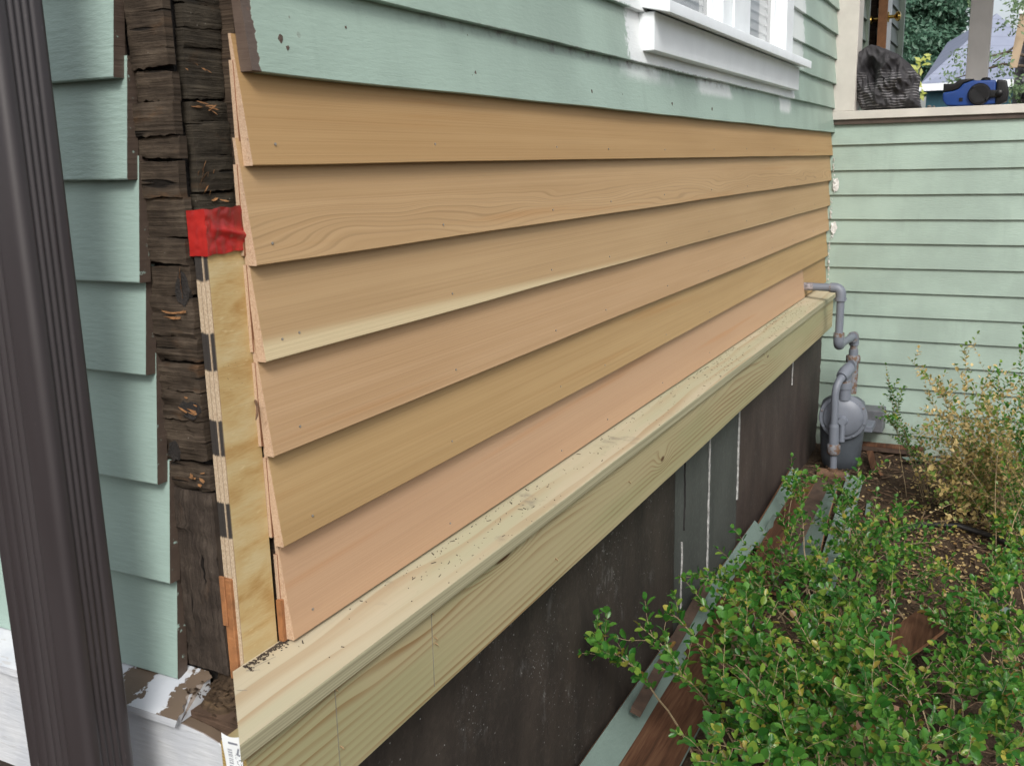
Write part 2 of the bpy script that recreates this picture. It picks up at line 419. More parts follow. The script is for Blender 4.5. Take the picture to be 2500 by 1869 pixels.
def ply_mat():
    n = N("plywood", 0.6, 0.3); p = n.pos()
    b = n.noise(n.vec(n.mul(p[0], 9), 2.0, n.mul(p[2], 26)), 1.0, 4, 0.55, 0.6)
    f = n.noise(n.vec(n.mul(p[0], 60), 4.0, n.mul(p[2], 420)), 1.0, 3, 0.6)
    c = n.ramp(n.add(n.mul(b, 0.8), n.mul(f, 0.2)), (0.34, (0.36, 0.21, 0.07)), (0.48, (0.47, 0.335, 0.15)), (0.62, (0.52, 0.415, 0.225)))
    c = n.mix(n.mul(n.sm(n.noise(n.vec(n.mul(p[0], 40), 9.0, n.mul(p[2], 130)), 1.0, 2, 0.5), 0.66, 0.72), 0.4), c, (0.62, 0.50, 0.28))
    sp = n.mul(n.sm(n.voro(n.vec(p[0], p[1], p[2]), 190), 0.13, 0.08), n.band(p[2], 1.165, 1.205, 0.01))
    c = n.mix(n.mul(sp, 0.8), c, (0.05, 0.04, 0.03))
    # end: plies in layers with marker bars
    ly = n.math('FRACT', n.mul(p[1], 1/0.0066))
    e1 = n.mix(n.sm(n.noise(n.vec(p[0], n.mul(p[1], 900), n.mul(p[2], 300)), 1.0, 3, 0.7), 0.4, 0.7), (0.36, 0.27, 0.18), (0.60, 0.50, 0.37))
    e1 = n.mix(n.mul(n.sm(ly, 0.16, 0.05), 0.85), e1, (0.10, 0.065, 0.04))
    bars = 0.0
    for (a, b2) in ((0.983, 1.028), (1.087, 1.131), (1.191, 1.236), (1.297, 1.332)):
        bars = n.math('MAXIMUM', bars, n.band(n.add(p[2], n.mul(n.math('SUBTRACT', n.noise(n.vec(p[0], n.mul(p[1], 300), p[2]), 1, 2), 0.5), 0.006)), a, b2, 0.0015))
    gap = n.sm(n.math('ABSOLUTE', n.math('SUBTRACT', p[1], 0.0075)), 0.0008, 0.0018)
    e1 = n.mix(n.mul(bars, n.mul(gap, 0.95)), e1, (0.018, 0.018, 0.020))
    c = n.mix(n.sm(n._n[0], -0.5, -0.8), c, e1)
    return n.out(c, bump=f, bs=0.2, bd=0.002)
m_ply = ply_mat()

def tape_mat():
    n = N("red_tape", 0.35, 0.5); p = n.pos()
    f = n.noise(n.vec(n.mul(p[0], 30), n.mul(p[1], 30), n.mul(p[2], 50)), 1.0, 3, 0.5)
    c = n.mix(n.sm(f, 0.3, 0.7), (0.27, 0.014, 0.012), (0.39, 0.022, 0.017))
    # the upper flap lets the dark wood show through
    d = n.mul(n.sm(p[2], 1.352, 1.366), n.sm(p[0], 0.098, 0.115))
    c = n.mix(n.mul(d, 0.6), c, (0.10, 0.014, 0.010))
    return n.out(c, bump=f, bs=0.2, bd=0.004)
m_tape = tape_mat()

def stucco(name, c1, c2, seed, speck=0.5):
    n = N(name, 0.7, 0.35); p = n.pos(); v = n.vec(p[0], p[1], p[2])
    a = n.noise(n.vec(n.mul(p[0], 7), seed, n.mul(p[2], 2.2)), 1.0, 6, 0.65)
    f = n.noise(v, 60, 4, 0.6)
    c = n.mix(n.sm(a, 0.3, 0.7), c1, c2)
    c = n.mix(n.mul(n.sm(f, 0.5, 0.75), 0.25), c, tuple(k*1.9 for k in c2))
    zone = n.noise(n.vec(n.mul(p[0], 5), seed+4, n.mul(p[2], 5)), 1.0, 3, 0.6)
    sp = n.noise(v, 190, 2, 0.5)
    s1 = n.mul(n.sm(sp, 0.66, 0.72), n.sm(zone, 0.46, 0.66))
    s2 = n.sm(n.voro(v, 46), 0.085, 0.05)
    s3 = n.mul(n.sm(n.noise(n.vec(n.mul(p[0], 30), seed+6, n.mul(p[2], 14)), 1.0, 5, 0.7), 0.52, 0.74), n.sm(zone, 0.48, 0.66))
    drip = n.noise(n.vec(n.mul(p[0], 26), seed+12, n.mul(p[2], 1.4)), 1.0, 3, 0.6)
    c = n.mix(n.mul(n.sm(drip, 0.50, 0.72), 0.16), c, tuple(k*0.55 for k in c1))
    c = n.mix(n.mul(s3, speck*0.75), c, (0.26, 0.26, 0.25))
    c = n.mix(n.mul(n.math('MAXIMUM', s1, s2), speck), c, (0.45, 0.45, 0.43))
    return n.out(c, bump=n.add(f, n.mul(a, 0.5)), bs=0.3, bd=0.004)
m_st1 = stucco("stucco_brown", (0.021, 0.017, 0.014), (0.043, 0.034, 0.027), 1.0, 0.52)
m_st2 = stucco("stucco_grey", (0.052, 0.057, 0.052), (0.072, 0.078, 0.071), 2.0, 0.15)
m_st3 = stucco("stucco_rust", (0.034, 0.024, 0.021), (0.062, 0.045, 0.038), 3.0, 0.25)
m_caulk = plain("white_caulk", (0.60, 0.60, 0.58), 0.7, 0.3, 70, 0.5)
m_chalk = plain("chalky_seam", (0.34, 0.34, 0.33), 0.8, 0.55, 55, 0.5)
m_nail = plain("nail_head", (0.32, 0.30, 0.27), 0.4, 0.2, 200, 0.1, metal=0.5)
m_rust = plain("rusty_iron", (0.12, 0.065, 0.035), 0.75, 0.5, 60, 0.5)
m_debris = plain("debris_dark", (0.045, 0.032, 0.022), 0.9, 0.5, 90, 0.2)

# ------------------------------------------------------------------ ground
gx = [-300, -80, -25, -8, -3]+[-1.5+0.045*i for i in range(136)]+[5.5, 7, 9, 12, 18, 30, 60, 120, 300]
gy = [-300, -80, -25, -9, -4]+[-2.4+0.045*i for i in range(56)]+[0.2, 0.6, 1.2, 2.5, 6, 20, 60, 150, 300]
def gz(x, y):
    if -1.6 < x < 4.7 and -2.5 < y < 0.3:
        return 0.016*nz(x, y, 0, 4)+0.010*nz(x, y, 3, 14)+0.006*nz(x, y, 7, 40)
    return -0.01
mb = MB(); NX = len(gx)
mb.v = [(x, y, gz(x, y)) for y in gy for x in gx]
mb.f = [(j*NX+i, j*NX+i+1, (j+1)*NX+i+1, (j+1)*NX+i) for j in range(len(gy)-1) for i in range(NX-1)]
n = N("soil", 0.95, 0.15); p = n.pos(); v = n.vec(p[0], p[1], p[2])
a = n.noise(v, 6, 5, 0.6); f = n.noise(v, 90, 5, 0.7)
c = n.ramp(n.add(n.mul(a, 0.5), n.mul(f, 0.5)), (0.36, (0.028, 0.019, 0.013)), (0.52, (0.070, 0.048, 0.032)), (0.68, (0.125, 0.090, 0.060)))
m_soil = n.out(c, bump=f, bs=0.9, bd=0.012)
tag(mb.build("ground", m_soil, smooth=1.2), "dark brown garden soil with mulch beside the house", kind="structure")

# ------------------------------------------------------------------ long side wall
side = thing("side_wall", (2.2, 0.0, 0.8), "long clapboard side wall with new bare cedar boards under old green boards", "wall")
MB().box(0.17, 4.34, 0.003, 0.06, 0.62, 1.765).build("sheathing", m_sheath, side)
MB().box(0.17, 1.60, 0.003, 0.06, 1.7651, 3.2).build("sheathing", m_sheath, side)
MB().box(3.05, 4.34, 0.003, 0.06, 1.7651, 3.2).build("sheathing", m_sheath, side)

def board_prof(zb, w=0.148, tip=-0.022, butt=0.014, top=-0.004, inner=0.0, rnd=0.0012):
    return [(tip+rnd, zb), (tip+butt, zb), (inner, zb+w), (top, zb+w), (tip, zb+rnd)]
XL = [0.156, 0.149, 0.151, 0.152, 0.158, 0.164]
def wob(seed, ay=0.0007, az=0.0008, f=1.6):
    return lambda a, p, q: (ay*nz(a*f, seed, 0.3)*2, az*nz(a*f*1.3, seed+9, 0.7)*2)
for i, zb in enumerate(ZB):
    x1 = 4.222 if i < 5 else 3.655
    MB().prism(board_prof(zb), 'x', XL[i], x1, 48, wob(i*3.1)).build("cedar_clapboard", m_ced[i], side, smooth=0.4,
        label=["topmost new cedar board, directly under the old green boards", "second new cedar board with wavy flat grain along its lower half",
               "third new cedar board with a pale sapwood streak along its lower edge", "fourth new cedar board, pinkish in its lower half",
               "fifth new cedar board, straight grained and tan", "lowest new cedar board, smooth and pink, resting on the pine ledge"][i])
MB().prism(board_prof(ZB[5]+0.003, tip=-0.019), 'x', 3.66, 4.222, 8, wob(7.7)).build("cedar_clapboard", m_ced[6], side, smooth=0.4,
    label="short tan cedar board in the corner behind the grey pipe")
MB().box(0.158, 4.2, -0.009, -0.001, 0.8175, 0.875).build("starter_strip", m_orange, side)
m_under = cedar("cedar_underside", (0.30, 0.15, 0.08), (0.18, 0.075, 0.035), 33)
for i in range(6):
    MB().box(XL[i]-0.0015, XL[i]+0.012, -0.0045, 0.001, ZB[i]+0.012, ZB[i]+0.118).build("lath", m_under, side)
GB = [1.531, 1.641, 1.752, 1.861, 1.970, 2.079, 2.188, 2.297, 2.406, 2.515, 2.624]
for i, zb in enumerate(GB):
    pr = board_prof(zb, w=0.140, tip=-0.026, butt=0.018, top=-0.008)
    xs = [(0.162+0.004*math.sin(i*2.1), 4.222)] if i < 2 else [(0.162, 1.49), (3.128, 4.222)]
    if i == 2: xs = [(0.163, 1.52), (3.18, 4.222)]
    for (a, b) in xs:
        MB().prism(pr, 'x', a, b, max(6, int((b-a)*14)), wob(20+i*1.7, 0.0012, 0.0012, 3.0)).build("painted_clapboard", m_green, side, smooth=0.4)
for k, (x, z, r_) in enumerate(((0.222, 1.572, 0.0055), (0.232, 1.563, 0.0035), (0.700, 1.5635, 0.0042), (0.688, 1.560, 0.0022), (1.195, 1.562, 0.0058), (1.372, 1.563, 0.0040), (1.73, 1.560, 0.0042), (2.10, 1.561, 0.0042), (2.62, 1.560, 0.0035), (0.690, 1.622, 0.0020), (0.36, 1.60, 0.0016))):
    yy = -0.0262+0.018*(z-1.531)/0.140
    ring = [(x+r_*math.cos(a*0.785)*R.uniform(.4, 1.1), 0, z+r_*1.1*math.sin(a*0.785)*R.uniform(.5, 1.2)) for a in range(8)]
    MB().add([(a, yy-0.0006, c) for a, b, c in ring]+[(a, yy+0.004, c) for a, b, c in ring], [tuple(range(8))]+[(a, (a+1) % 8, 8+(a+1) % 8, 8+a) for a in range(8)]).build("paint_chip", m_strip, side)
# nails in the cedar
nb = None
for i, zb in enumerate(ZB):
    for k, x in enumerate([0.200, 0.205, 0.59, 1.01, 1.29, 1.70, 2.12, 2.54, 2.95, 3.37, 3.79]):
        if k == 1 and i != 2: continue
        if k > 6 and i > 3: continue
        xx = x+0.02*math.sin(i*5.1+k*2.3)+(0.016 if k == 1 else 0)
        h = 0.024+0.003*math.sin(i*3+k)
        yy = -0.0223+0.018*h/0.148
        if nb is None:
            nb = MB().lathe([(0.0018, 0), (0.0018, 0.0010), (0.0010, 0.0012)], (0, 0, 0), (0, -1, 0), 10).build("nail", m_nail, side, smooth=0.6)
            o = nb
        else:
            o = nb.copy(); col.objects.link(o)
        o.location = Vector((xx, yy-0.0008, zb+h))-WPOS["side_wall"]
# plywood and tape
MB().box(0.092, 0.1565, 0.0, 0.0205, 0.800, 1.352).build("plywood_strip", m_ply, side, bevel=0.0007,
    label="pale plywood strip with black marker bars on its layered edge")
mb = MB()
def tape_pt(u, v):
    # u runs from the back of the edge, round the corner, across the front; v from the bottom up
    z = 1.3265+0.052*v+0.003*(u-0.4)+0.0016*nz(u*6, 2, 5)*(1 if v < 0.5 else -1)
    s_ = u*0.092
    wr = 0.0026*nz(s_*70, z*90, 1)+0.0016*nz(s_*160, z*60, 4)+0.0062*math.exp(-((z-1.349-0.006*math.sin(u*4))/0.0045)**2)*min(1, max(0, (u-0.3)*3))
    if s_ < 0.026: return (0.0895-0.5*abs(wr), 0.0235-s_, z)
    return (0.0895+(s_-0.026), -0.0030-abs(wr)-0.0012*math.sin(u*9), z)
mb.grid(46, 26, tape_pt)
mb.build("red_tape", m_tape, side, smooth=1.2, recalc=False, label="crumpled red tape wrapped over the top end of the plywood strip")
MB().tube([(0.150, -0.001, 1.143), (0.141, -0.012, 1.139), (0.128, -0.022, 1.132), (0.122, -0.025, 1.128)], [0.0016, 0.0017, 0.0016, 0.0006], 6).build("bent_nail", m_rust, side, smooth=1.0)
mb = MB()
for k in range(60):                                     # saw fuzz hanging from the cut ends
    i = R.randrange(6); z = ZB[i]+R.uniform(-0.002, 0.09)
    y = -0.0215+0.018*max(0, (z-ZB[i]))/0.148+R.uniform(0, 0.006)
    mb.tube([(XL[i], y, z), (XL[i]-R.uniform(0.001, 0.003), y-R.uniform(0, 0.002), z-R.uniform(0.001, 0.004))], 0.0003, 3)
tag(mb.build("saw_fuzz", m_ced[5], side), kind="stuff")
# caulk down the inner corner
mb = MB()
for k in range(70):
    z = R.uniform(0.83, 1.42)
    big = 1.0
    if 1.24 < z < 1.34 or 1.03 < z < 1.13: big = 2.0
    c0 = Vector((4.2045, -0.026-R.uniform(0, 0.006)*big, z))
    vs = []
    rr = R.uniform(0.0015, 0.0045)
    for a in range(7):
        t = a/7*6.283
        vs.append((c0.x-0.001, c0.y+rr*math.cos(t)*0.8*R.uniform(.6, 1.3)-(0.008 if big > 1 else 0), c0.z+rr*1.9*math.sin(t)*R.uniform(.6, 1.3)))
    vs2 = [(q[0]-0.004, (q[1]+c0.y)/2-0.002, (q[2]+c0.z)/2) for q in vs]
    mb.add(vs+vs2, [tuple((a, (a+1) % 7, 7+(a+1) % 7, 7+a)) for a in range(7)]+[tuple(range(7, 14))])
for (z0, z1, y0, y1) in ((1.255, 1.318, -0.062, -0.03), (1.055, 1.118, -0.060, -0.03)):
    ring = []
    for a in range(14):
        t = a/14*6.283
        ring.append((4.2035, (y0+y1)/2+(y1-y0)*0.5*math.cos(t)*R.uniform(.75, 1.15), (z0+z1)/2+(z1-z0)*0.5*math.sin(t)*R.uniform(.8, 1.15)))
    mb.add(ring+[(q[0]+0.006, q[1], q[2]) for q in ring], [tuple(range(14))]+[(a, (a+1) % 14, 14+(a+1) % 14, 14+a) for a in range(14)])
tag(mb.build("caulk", m_caulk, side, smooth=0.6), kind="stuff")

# ------------------------------------------------------------------ window in the side wall
win = thing("window", (2.35, -0.03, 1.66), "white painted wooden window with deep sill and apron above the cedar boards", "window")
pr = [(-0.090, 1.7455), (-0.0265, 1.7605), (0.03, 1.772), (0.03, 1.795), (-0.03, 1.7875), (-0.088, 1.7735), (-0.0905, 1.7710)]
MB().prism(pr, 'x', 1.490, 3.212, 1).build("sill", m_white, win, bevel=0.0015, smooth=0.6)
MB().box(1.504, 3.194, -0.050, -0.012, 1.668, 1.7525).build("apron", m_white, win, bevel=0.0015)
for (a, b) in ((1.52, 1.632), (3.012, 3.132)):
    MB().box(a, b, -0.034, 0.01, 1.786, 3.1).build("casing", m_white, win, bevel=0.002)
MB().box(2.20, 2.53, -0.020, 0.02, 1.786, 3.1).build("mullion", m_white, win, bevel=0.003)
MB().box(2.300, 2.315, -0.028, -0.0205, 1.786, 3.1).build("bead", m_white, win, bevel=0.002)
for (a, b) in ((1.635, 2.197), (2.533, 3.009)):
    sb = MB(); s0, s1 = 0.004, 0.030
    sb.box(a, b, s0, s1, 1.786, 1.815).box(a, a+0.035, s0, s1, 1.8151, 3.05).box(b-0.035, b, s0, s1, 1.8151, 3.05)
    sash = sb.build("sash", m_white, win, bevel=0.0015)
    n = N("window_glass", 0.04, 0.5); n.b.inputs["Transmission Weight"].default_value = 1.0; n.b.inputs["IOR"].default_value = 1.45
    MB().box(a+0.036, b-0.036, 0.016, 0.019, 1.8155, 3.04).build("pane", n.m, sash)
    m_blind = plain("blind_white", (0.82, 0.84, 0.84), 0.5, 0.03, 5, 0.0)
    for k in range(20):
        z = 1.822+0.030*k
        MB().prism([(0.030, z), (0.0312, z), (0.0402, z+0.027), (0.039, z+0.027)], 'x', a+0.02, b-0.02).build("blind_slat", m_blind, win)
    MB().box(a+0.01, b-0.01, 0.047, 0.052, 1.79, 3.1).build("blind_backing", m_blind, win)

# ------------------------------------------------------------------ pine ledge (water table)
led = thing("pine_ledge", (2.0, -0.08, 0.66), "pale new pine ledge with wide fascia running below the cedar boards", "ledge")
def cap_prof(): return [(-0.1020, 0.8000), (-0.1012, 0.8018), (0.0, 0.8165), (0.0, 0.7955), (-0.101, 0.7800), (-0.102, 0.7812)]
cw = lambda a, p, q: (0.0006*nz(a*3, p, 2), 0.0006*nz(a*3, 5, q))
MB().prism(cap_prof(), 'x', lambda y, z: 0.0715+y, lambda y, z: 3.672+0.1*(y+0.1), 40, cw).build("cap", m_cap, led)
MB().prism([(a, b-0.0015) for a, b in cap_prof()], 'x', lambda y, z: 3.676+0.1*(y+0.1), 4.204, 6, cw).build("cap", m_cap, led, smooth=0.4, label="short end piece of the pine cap under the grey pipe")
MB().prism([(-0.0925, 0.6415), (-0.0915, 0.6400), (-0.057, 0.6400), (-0.056, 0.6412), (-0.056, 0.7860), (-0.0925, 0.7802)], 'x', -0.013, 3.985, 40,
           lambda a, p, q: (0.0008*nz(a*2, 1, 2), 0.0012*nz(a*2, 5, 1))).build("fascia", m_fascia, led, smooth=0.4)
MB().box(0.14, 3.98, -0.0555, -0.023, 0.652, 0.782).build("backer", m_st1, led)
# sticker on the fascia end
def sticker():
    n = N("price_sticker", 0.35, 0.5); p = n.pos()
    c = n.mix(n.noise(n.vec(p[1], p[2], 0.0), 90, 2), (0.66, 0.70, 0.72), (0.78, 0.80, 0.80))
    u = n.math('DIVIDE', n.add(p[1], 0.0905), 0.026)                     # 0..1 across
    v = n.math('DIVIDE', n.math('SUBTRACT', p[2], 0.732), 0.068)         # 0..1 up
    bars = n.sm(n.noise(n.vec(0.0, 0.0, n.mul(v, 60)), 1.0, 0), 0.48, 0.52)
    b1 = n.mul(bars, n.mul(n.band(u, 0.62, 0.86, 0.02), n.band(v, 0.12, 0.72, 0.02)))
    t1 = n.mul(n.sm(n.noise(n.vec(n.mul(u, 9), 0.0, n.mul(v, 34)), 1.0, 2), 0.55, 0.58), n.mul(n.band(u, 0.14, 0.5, 0.02), n.band(v, 0.10, 0.66, 0.02)))
    t2 = n.mul(n.band(u, 0.28, 0.78, 0.02), n.band(v, 0.82, 0.86, 0.008))
    t3 = n.mul(n.band(n.add(u, n.mul(v, 0.7)), 0.75, 0.85, 0.02), n.band(v, 0.62, 0.76, 0.02))
    k = n.math('MAXIMUM', n.math('MAXIMUM', b1, t1), n.math('MAXIMUM', t2, t3))
    return n.out(n.mix(n.mul(k, 0.85), c, (0.07, 0.08, 0.12)))
mb = MB()
mb.grid(6, 14, lambda u, v: (-0.0140-0.0016*(math.sin(v*7+u*2)*0.5+0.5)-0.001*u*v, -0.0895+0.026*u+0.002*v, 0.732+0.068*v-0.003*math.sin(u*3)))
mb.build("price_sticker", sticker(), led, smooth=1.2, recalc=False)
# chips and grit on the cap
mb = MB()
def chip(x, y, z, L, wd, a):
    ca, sa = math.cos(a), math.sin(a)
    q = [(-L, -wd), (L, -wd*R.uniform(.3, 1)), (L*R.uniform(.6, 1), wd), (-L*R.uniform(.6, 1), wd*R.uniform(.4, 1))]
    t = z+R.uniform(0.0003, 0.0009)
    vs = [(x+ca*i-sa*j, y+sa*i+ca*j, z) for i, j in q]; vs2 = [(x+ca*i-sa*j, y+sa*i+ca*j, t) for i, j in q]
    mb.add(vs+vs2, [(4, 5, 6, 7), (0, 1, 5, 4), (1, 2, 6, 5), (2, 3, 7, 6), (3, 0, 4, 7)])
for k in range(1000):
    x = 0.1+3.5*R.random()**0.8; y = R.uniform(-0.098, -0.024)
    if R.random() < 0.25: y = -0.025-abs(R.gauss(0, 0.006))
    dens = nz(x*2.2, y*6, 4)
    if dens < 0.02 and R.random() < 0.7: continue
    zt = 0.8018+(y+0.1012)*0.1453
    L = R.choice([0.0004, 0.0005, 0.0006, 0.0007, 0.0009, 0.0012, 0.0025, 0.005]); chip(x, y, zt+0.0001, L, min(L, R.uniform(0.0005, 0.0010)), R.gauss(0.3, 0.7))
for k in range(260):
    x = R.uniform(0.085, 0.17); y = -0.003-abs(R.gauss(0, 0.005)); L = R.uniform(0.0005, 0.0017)
    chip(x, y, 0.8018+(y+0.1012)*0.1453+0.0001, L, L*0.7, R.uniform(0, 3))
tag(mb.build("wood_chips", m_debris, led), kind="stuff")
m_pencil = plain("pencil_mark", (0.20, 0.19, 0.16), 0.6, 0.2, 50, 0)
for (x0, y0, x1, y1) in ((0.082, -0.012, 0.094, -0.024), (0.082, -0.012, 0.128, -0.020), (0.045, -0.030, 0.052, -0.040)):
    d = Vector((x1-x0, y1-y0, 0)); nrm = Vector((-d.y, d.x, 0)).normalized()*0.0005
    zz = lambda y: 0.8021+(y+0.1012)*0.1453
    MB().add([(x0-nrm.x, y0-nrm.y, zz(y0)), (x1-nrm.x, y1-nrm.y, zz(y1)), (x1+nrm.x, y1+nrm.y, zz(y1)), (x0+nrm.x, y0+nrm.y, zz(y0))], [(0, 1, 2, 3)]).build("pencil_mark", m_pencil, led)
for x in (0.150, 0.385):                    # square-line pencil ticks on the fascia
    MB().box(x, x+0.0005, -0.0937, -0.0930, 0.655, 0.776).build("pencil_line", m_pencil, led)
m_fib = plain("torn_fibre", (0.27, 0.19, 0.095), 0.8, 0.3, 90, 0.3)
for (x, z) in ((0.155, 0.690), (0.392, 0.733), (0.394, 0.722), (0.83, 0.690), (1.23, 0.72), (0.15, 0.775), (0.385, 0.776)):
    MB().tube([(x, -0.0915, z), (x+0.001, -0.0955, z-0.002), (x+0.003, -0.0965, z-0.006)], [0.0016, 0.0013, 0.0004], 6).build("nail_plug", m_fib, led, smooth=1)

# ------------------------------------------------------------------ foundation
fnd = thing("foundation_wall", (2.2, -0.02, 0.0), "dark painted foundation wall under the pine ledge, grey patch in the middle", "foundation")
def panel(x0, x1, m, label, right=None, y=-0.022, z0=-0.12):
    mb = MB(); nv = 60
    def fn(u, v):
        z = z0+(0.66-z0)*v
        xr = x1+(right(z) if right else 0)
        x = x0+(xr-x0)*u
        return (x, y-0.0016*nz(x*6, z*6, 2), z)
    mb.grid(max(8, int((x1-x0)*22)), nv, fn)
    b = len(mb.v)
    mb.box(x0+0.001, x1-0.09, 0.0, 0.08, z0, 0.66)
    return mb.build("stucco_panel", m, fnd, smooth=0.7, label=label)
panel(0.15, 1.800, m_st1, "dark brown panel with white specks, near end")
panel(1.802, 2.520, m_st2, "grey panel between white seams")
panel(2.522, 4.150, m_st3, "rusty brown panel with a ragged far edge", right=lambda z: 0.02*nz(0, z*14, 3)+0.014*nz(0, z*45, 8)-0.10*max(0, 0.16-abs(z-0.06))*3)
m_foam = plain("yellow_plaster", (0.48, 0.33, 0.15), 0.8, 0.3, 20, 0.5)
MB().box(3.95, 4.20, 0.012, 0.05, -0.1, 0.7).build("old_plaster", m_foam, fnd)
def seam(pts, wd, m, name="seam_line"):
    mb = MB(); nP = len(pts); vs = []
    for i, (x, z) in enumerate(pts):
        k = wd*R.uniform(0.4, 1.15)/2; x += R.gauss(0, 0.0007)
        vs += [(x-k, -0.0262, z), (x+k, -0.0262, z), (x+k, -0.0215, z), (x-k, -0.0215, z)]
    fs = []
    for i in range(nP-1):
        a = i*4; b = a+4
        fs += [(a, a+1, b+1, b), (a+1, a+2, b+2, b+1), (a+2, a+3, b+3, b+2), (a+3, a, b, b+3)]
    mb.add(vs, fs+[(0, 3, 2, 1), (nP*4-4, nP*4-3, nP*4-2, nP*4-1)])
    mb.build(name, m, fnd)
seam([(1.868+0.010*nz(0, z*9, 1), z) for z in [0.12+0.010*i for i in range(22)]], 0.004, m_chalk)
seam([(1.890-0.02*abs(z-0.45)+0.004*nz(0, z*12, 5), z) for z in [0.36+0.014*i for i in range(17)]], 0.005, m_black, "crack")
seam([(2.150+0.002*nz(0, z*30, 2), z) for z in [0.12+0.012*i for i in range(43)]], 0.011, m_chalk)
seam([(2.522+0.003*nz(0, z*30, 4), z) for z in [0.25+0.012*i for i in range(33)]], 0.011, m_chalk)
seam([(3.435+0.004*nz(0, z*30, 6), z) for z in [0.47+0.012*i for i in range(14)]], 0.008, m_chalk)

# ------------------------------------------------------------------ old corner post
post = thing("corner_post", (0.10, 0.05, 0.66), "dark rotten corner of old sheathing planks stripped of its trim", "corner post")
MB().box(0.104, 0.175, 0.036, 0.125, 0.70, 3.0).build("core", m_gap, post)
def rough_plank(face, a0, a1, z0, z1, seed, dep=0.012, amp=0.0022, m=None, label=None, curl=0.0):
    """a plank end: face 'B' looks to -x (a = y), face 'A' looks to -y (a = x)"""
    mb = MB(); nu, nv = 12, max(6, int((z1-z0)/0.005))
    base = (0.085 if face == 'B' else 0.0215)+0.0022*math.sin(seed*5.3)+(0.004*max(0, math.sin(seed*2.9)) if face == 'B' and z1 < 1.24 else 0)
    tilt = 0.0016*math.sin(seed*3.7)
    def P(u, v, d):
        ed = 0.0022*nz(u*7, seed, 1)+0.0016*nz(u*31, seed, 4)
        z = z0+(z1-z0)*v+tilt*(u-0.5)*2+(ed if v < 0.01 else (0.0012*nz(u*9, seed+5, 2)+0.0012*nz(u*31, seed+2, 7) if v > 0.99 else 0))
        a = a0+(a1-a0)*u+(0.0018*nz(z*45, seed, 3) if u < 0.01 or u > 0.99 else 0)
        h = amp*(nz(a*30, z*150, seed)+0.7*nz(a*80, z*60, seed+3))+curl*(abs(u-0.5)*2)**3
        eu = min(u, 1-u); ev = min(v, 1-v)
        if eu < 0.04: h += 0.0007
        if ev < 0.04: h += 0.0008
        q = base+d+(h if d == 0 else 0)
        return (q, a, z) if face == 'B' else (a, q, z)
    mb.grid(nu, nv, lambda u, v: P(u, v, 0.0))
    nF = (nu+1)*(nv+1)
    mb.grid(1, 1, lambda u, v: P(u, v, dep))
    # skirts
    def edge(ids, c0, c1):
        i0 = nF+c0; i1 = nF+c1
        mb.f += [(ids[0], ids[-1], i1, i0)] if len(ids) == 2 else [tuple(ids)+(i1, i0)]
    edge([i for i in range(nu+1)], 0, 1)
    edge([nv*(nu+1)+i for i in range(nu+1)], 2, 3)
    edge([j*(nu+1) for j in range(nv+1)], 0, 2)
    edge([j*(nu+1)+nu for j in range(nv+1)], 1, 3)
    mb.build("plank", m or (m_rotB if face == 'B' else m_rotA), post, smooth=0.8, label=label)
zs = [1.80, 1.70, 1.6145, 1.5345, 1.498, 1.461, 1.436, 1.392, 1.347, 1.3175, 1.279, 1.231, 1.2015, 1.165, 1.129, 1.078, 1.043]
for i in range(len(zs)-1):
    top = zs[i]-(0.0010 if i % 3 else 0.0042); k = 0.0012*math.sin(i*7.3)
    rough_plank('B', 0.0235+k, 0.0735+(0.020 if zs[i] < 1.53 else 0.006)+k*2, zs[i+1], top, i*4.1, amp=0.0011+0.0032*(i > 9))
rough_plank('B', 0.0215, 0.088, 0.800, 1.0395, 99.0, m=m_rotV, label="smoother dark brown plank at the foot of the corner")
za = [1.80, 1.70, 1.6035, 1.5785, 1.5575, 1.5015, 1.477, 1.438, 1.398, 1.372]
for i in range(len(za)-1):
    rough_plank('A', 0.1085, 0.1690, za[i+1], za[i]-(0.0034 if i in (5, 8) else 0.0006), 50+i*3.3, amp=0.0009)
MB().box(0.0815, 0.094, 0.094, 0.106, 0.80, 1.80).build("edge_strip", m_strip, post, bevel=0.001)
MB().box(0.0865, 0.098, 0.006, 0.0195, 0.795, 0.930).build("splinter_board", m_orange, post, bevel=0.001)
MB().box(0.084, 0.0875, 0.0135, 0.0215, 0.868, 0.934).build("splinter_board", m_orange, post, bevel=0.001)
def splinter(c, d, L, wd, m):
    d = Vector(d).normalized(); s = d.orthogonal().normalized(); t = d.cross(s); c = Vector(c)
    return [c-d*L*0.5+s*wd, c-d*L*0.5-s*wd+t*wd*0.6, c+d*L*0.15+s*wd*0.9+t*wd*0.5, c+d*L*0.15-s*wd, c+d*L*0.5], [(0, 2, 3, 1), (0, 4, 2), (2, 4, 3), (3, 4, 1), (0, 1, 4)]
def splinters(name, m, spots):
    mb = MB()
    for (c, spread, n_, dr, L) in spots:
        for k in range(int(n_*0.22)):
            q = [c[j]+R.gauss(0, spread[j]) for j in range(3)]
            dd = [dr[j]+R.gauss(0, 0.22) for j in range(3)]
            v_, f_ = splinter(q, dd, L*R.uniform(.2, 0.75), R.uniform(0.0007, 0.0019), m)
            mb.add(v_, f_)
    tag(mb.build(name, m, post), kind="stuff")
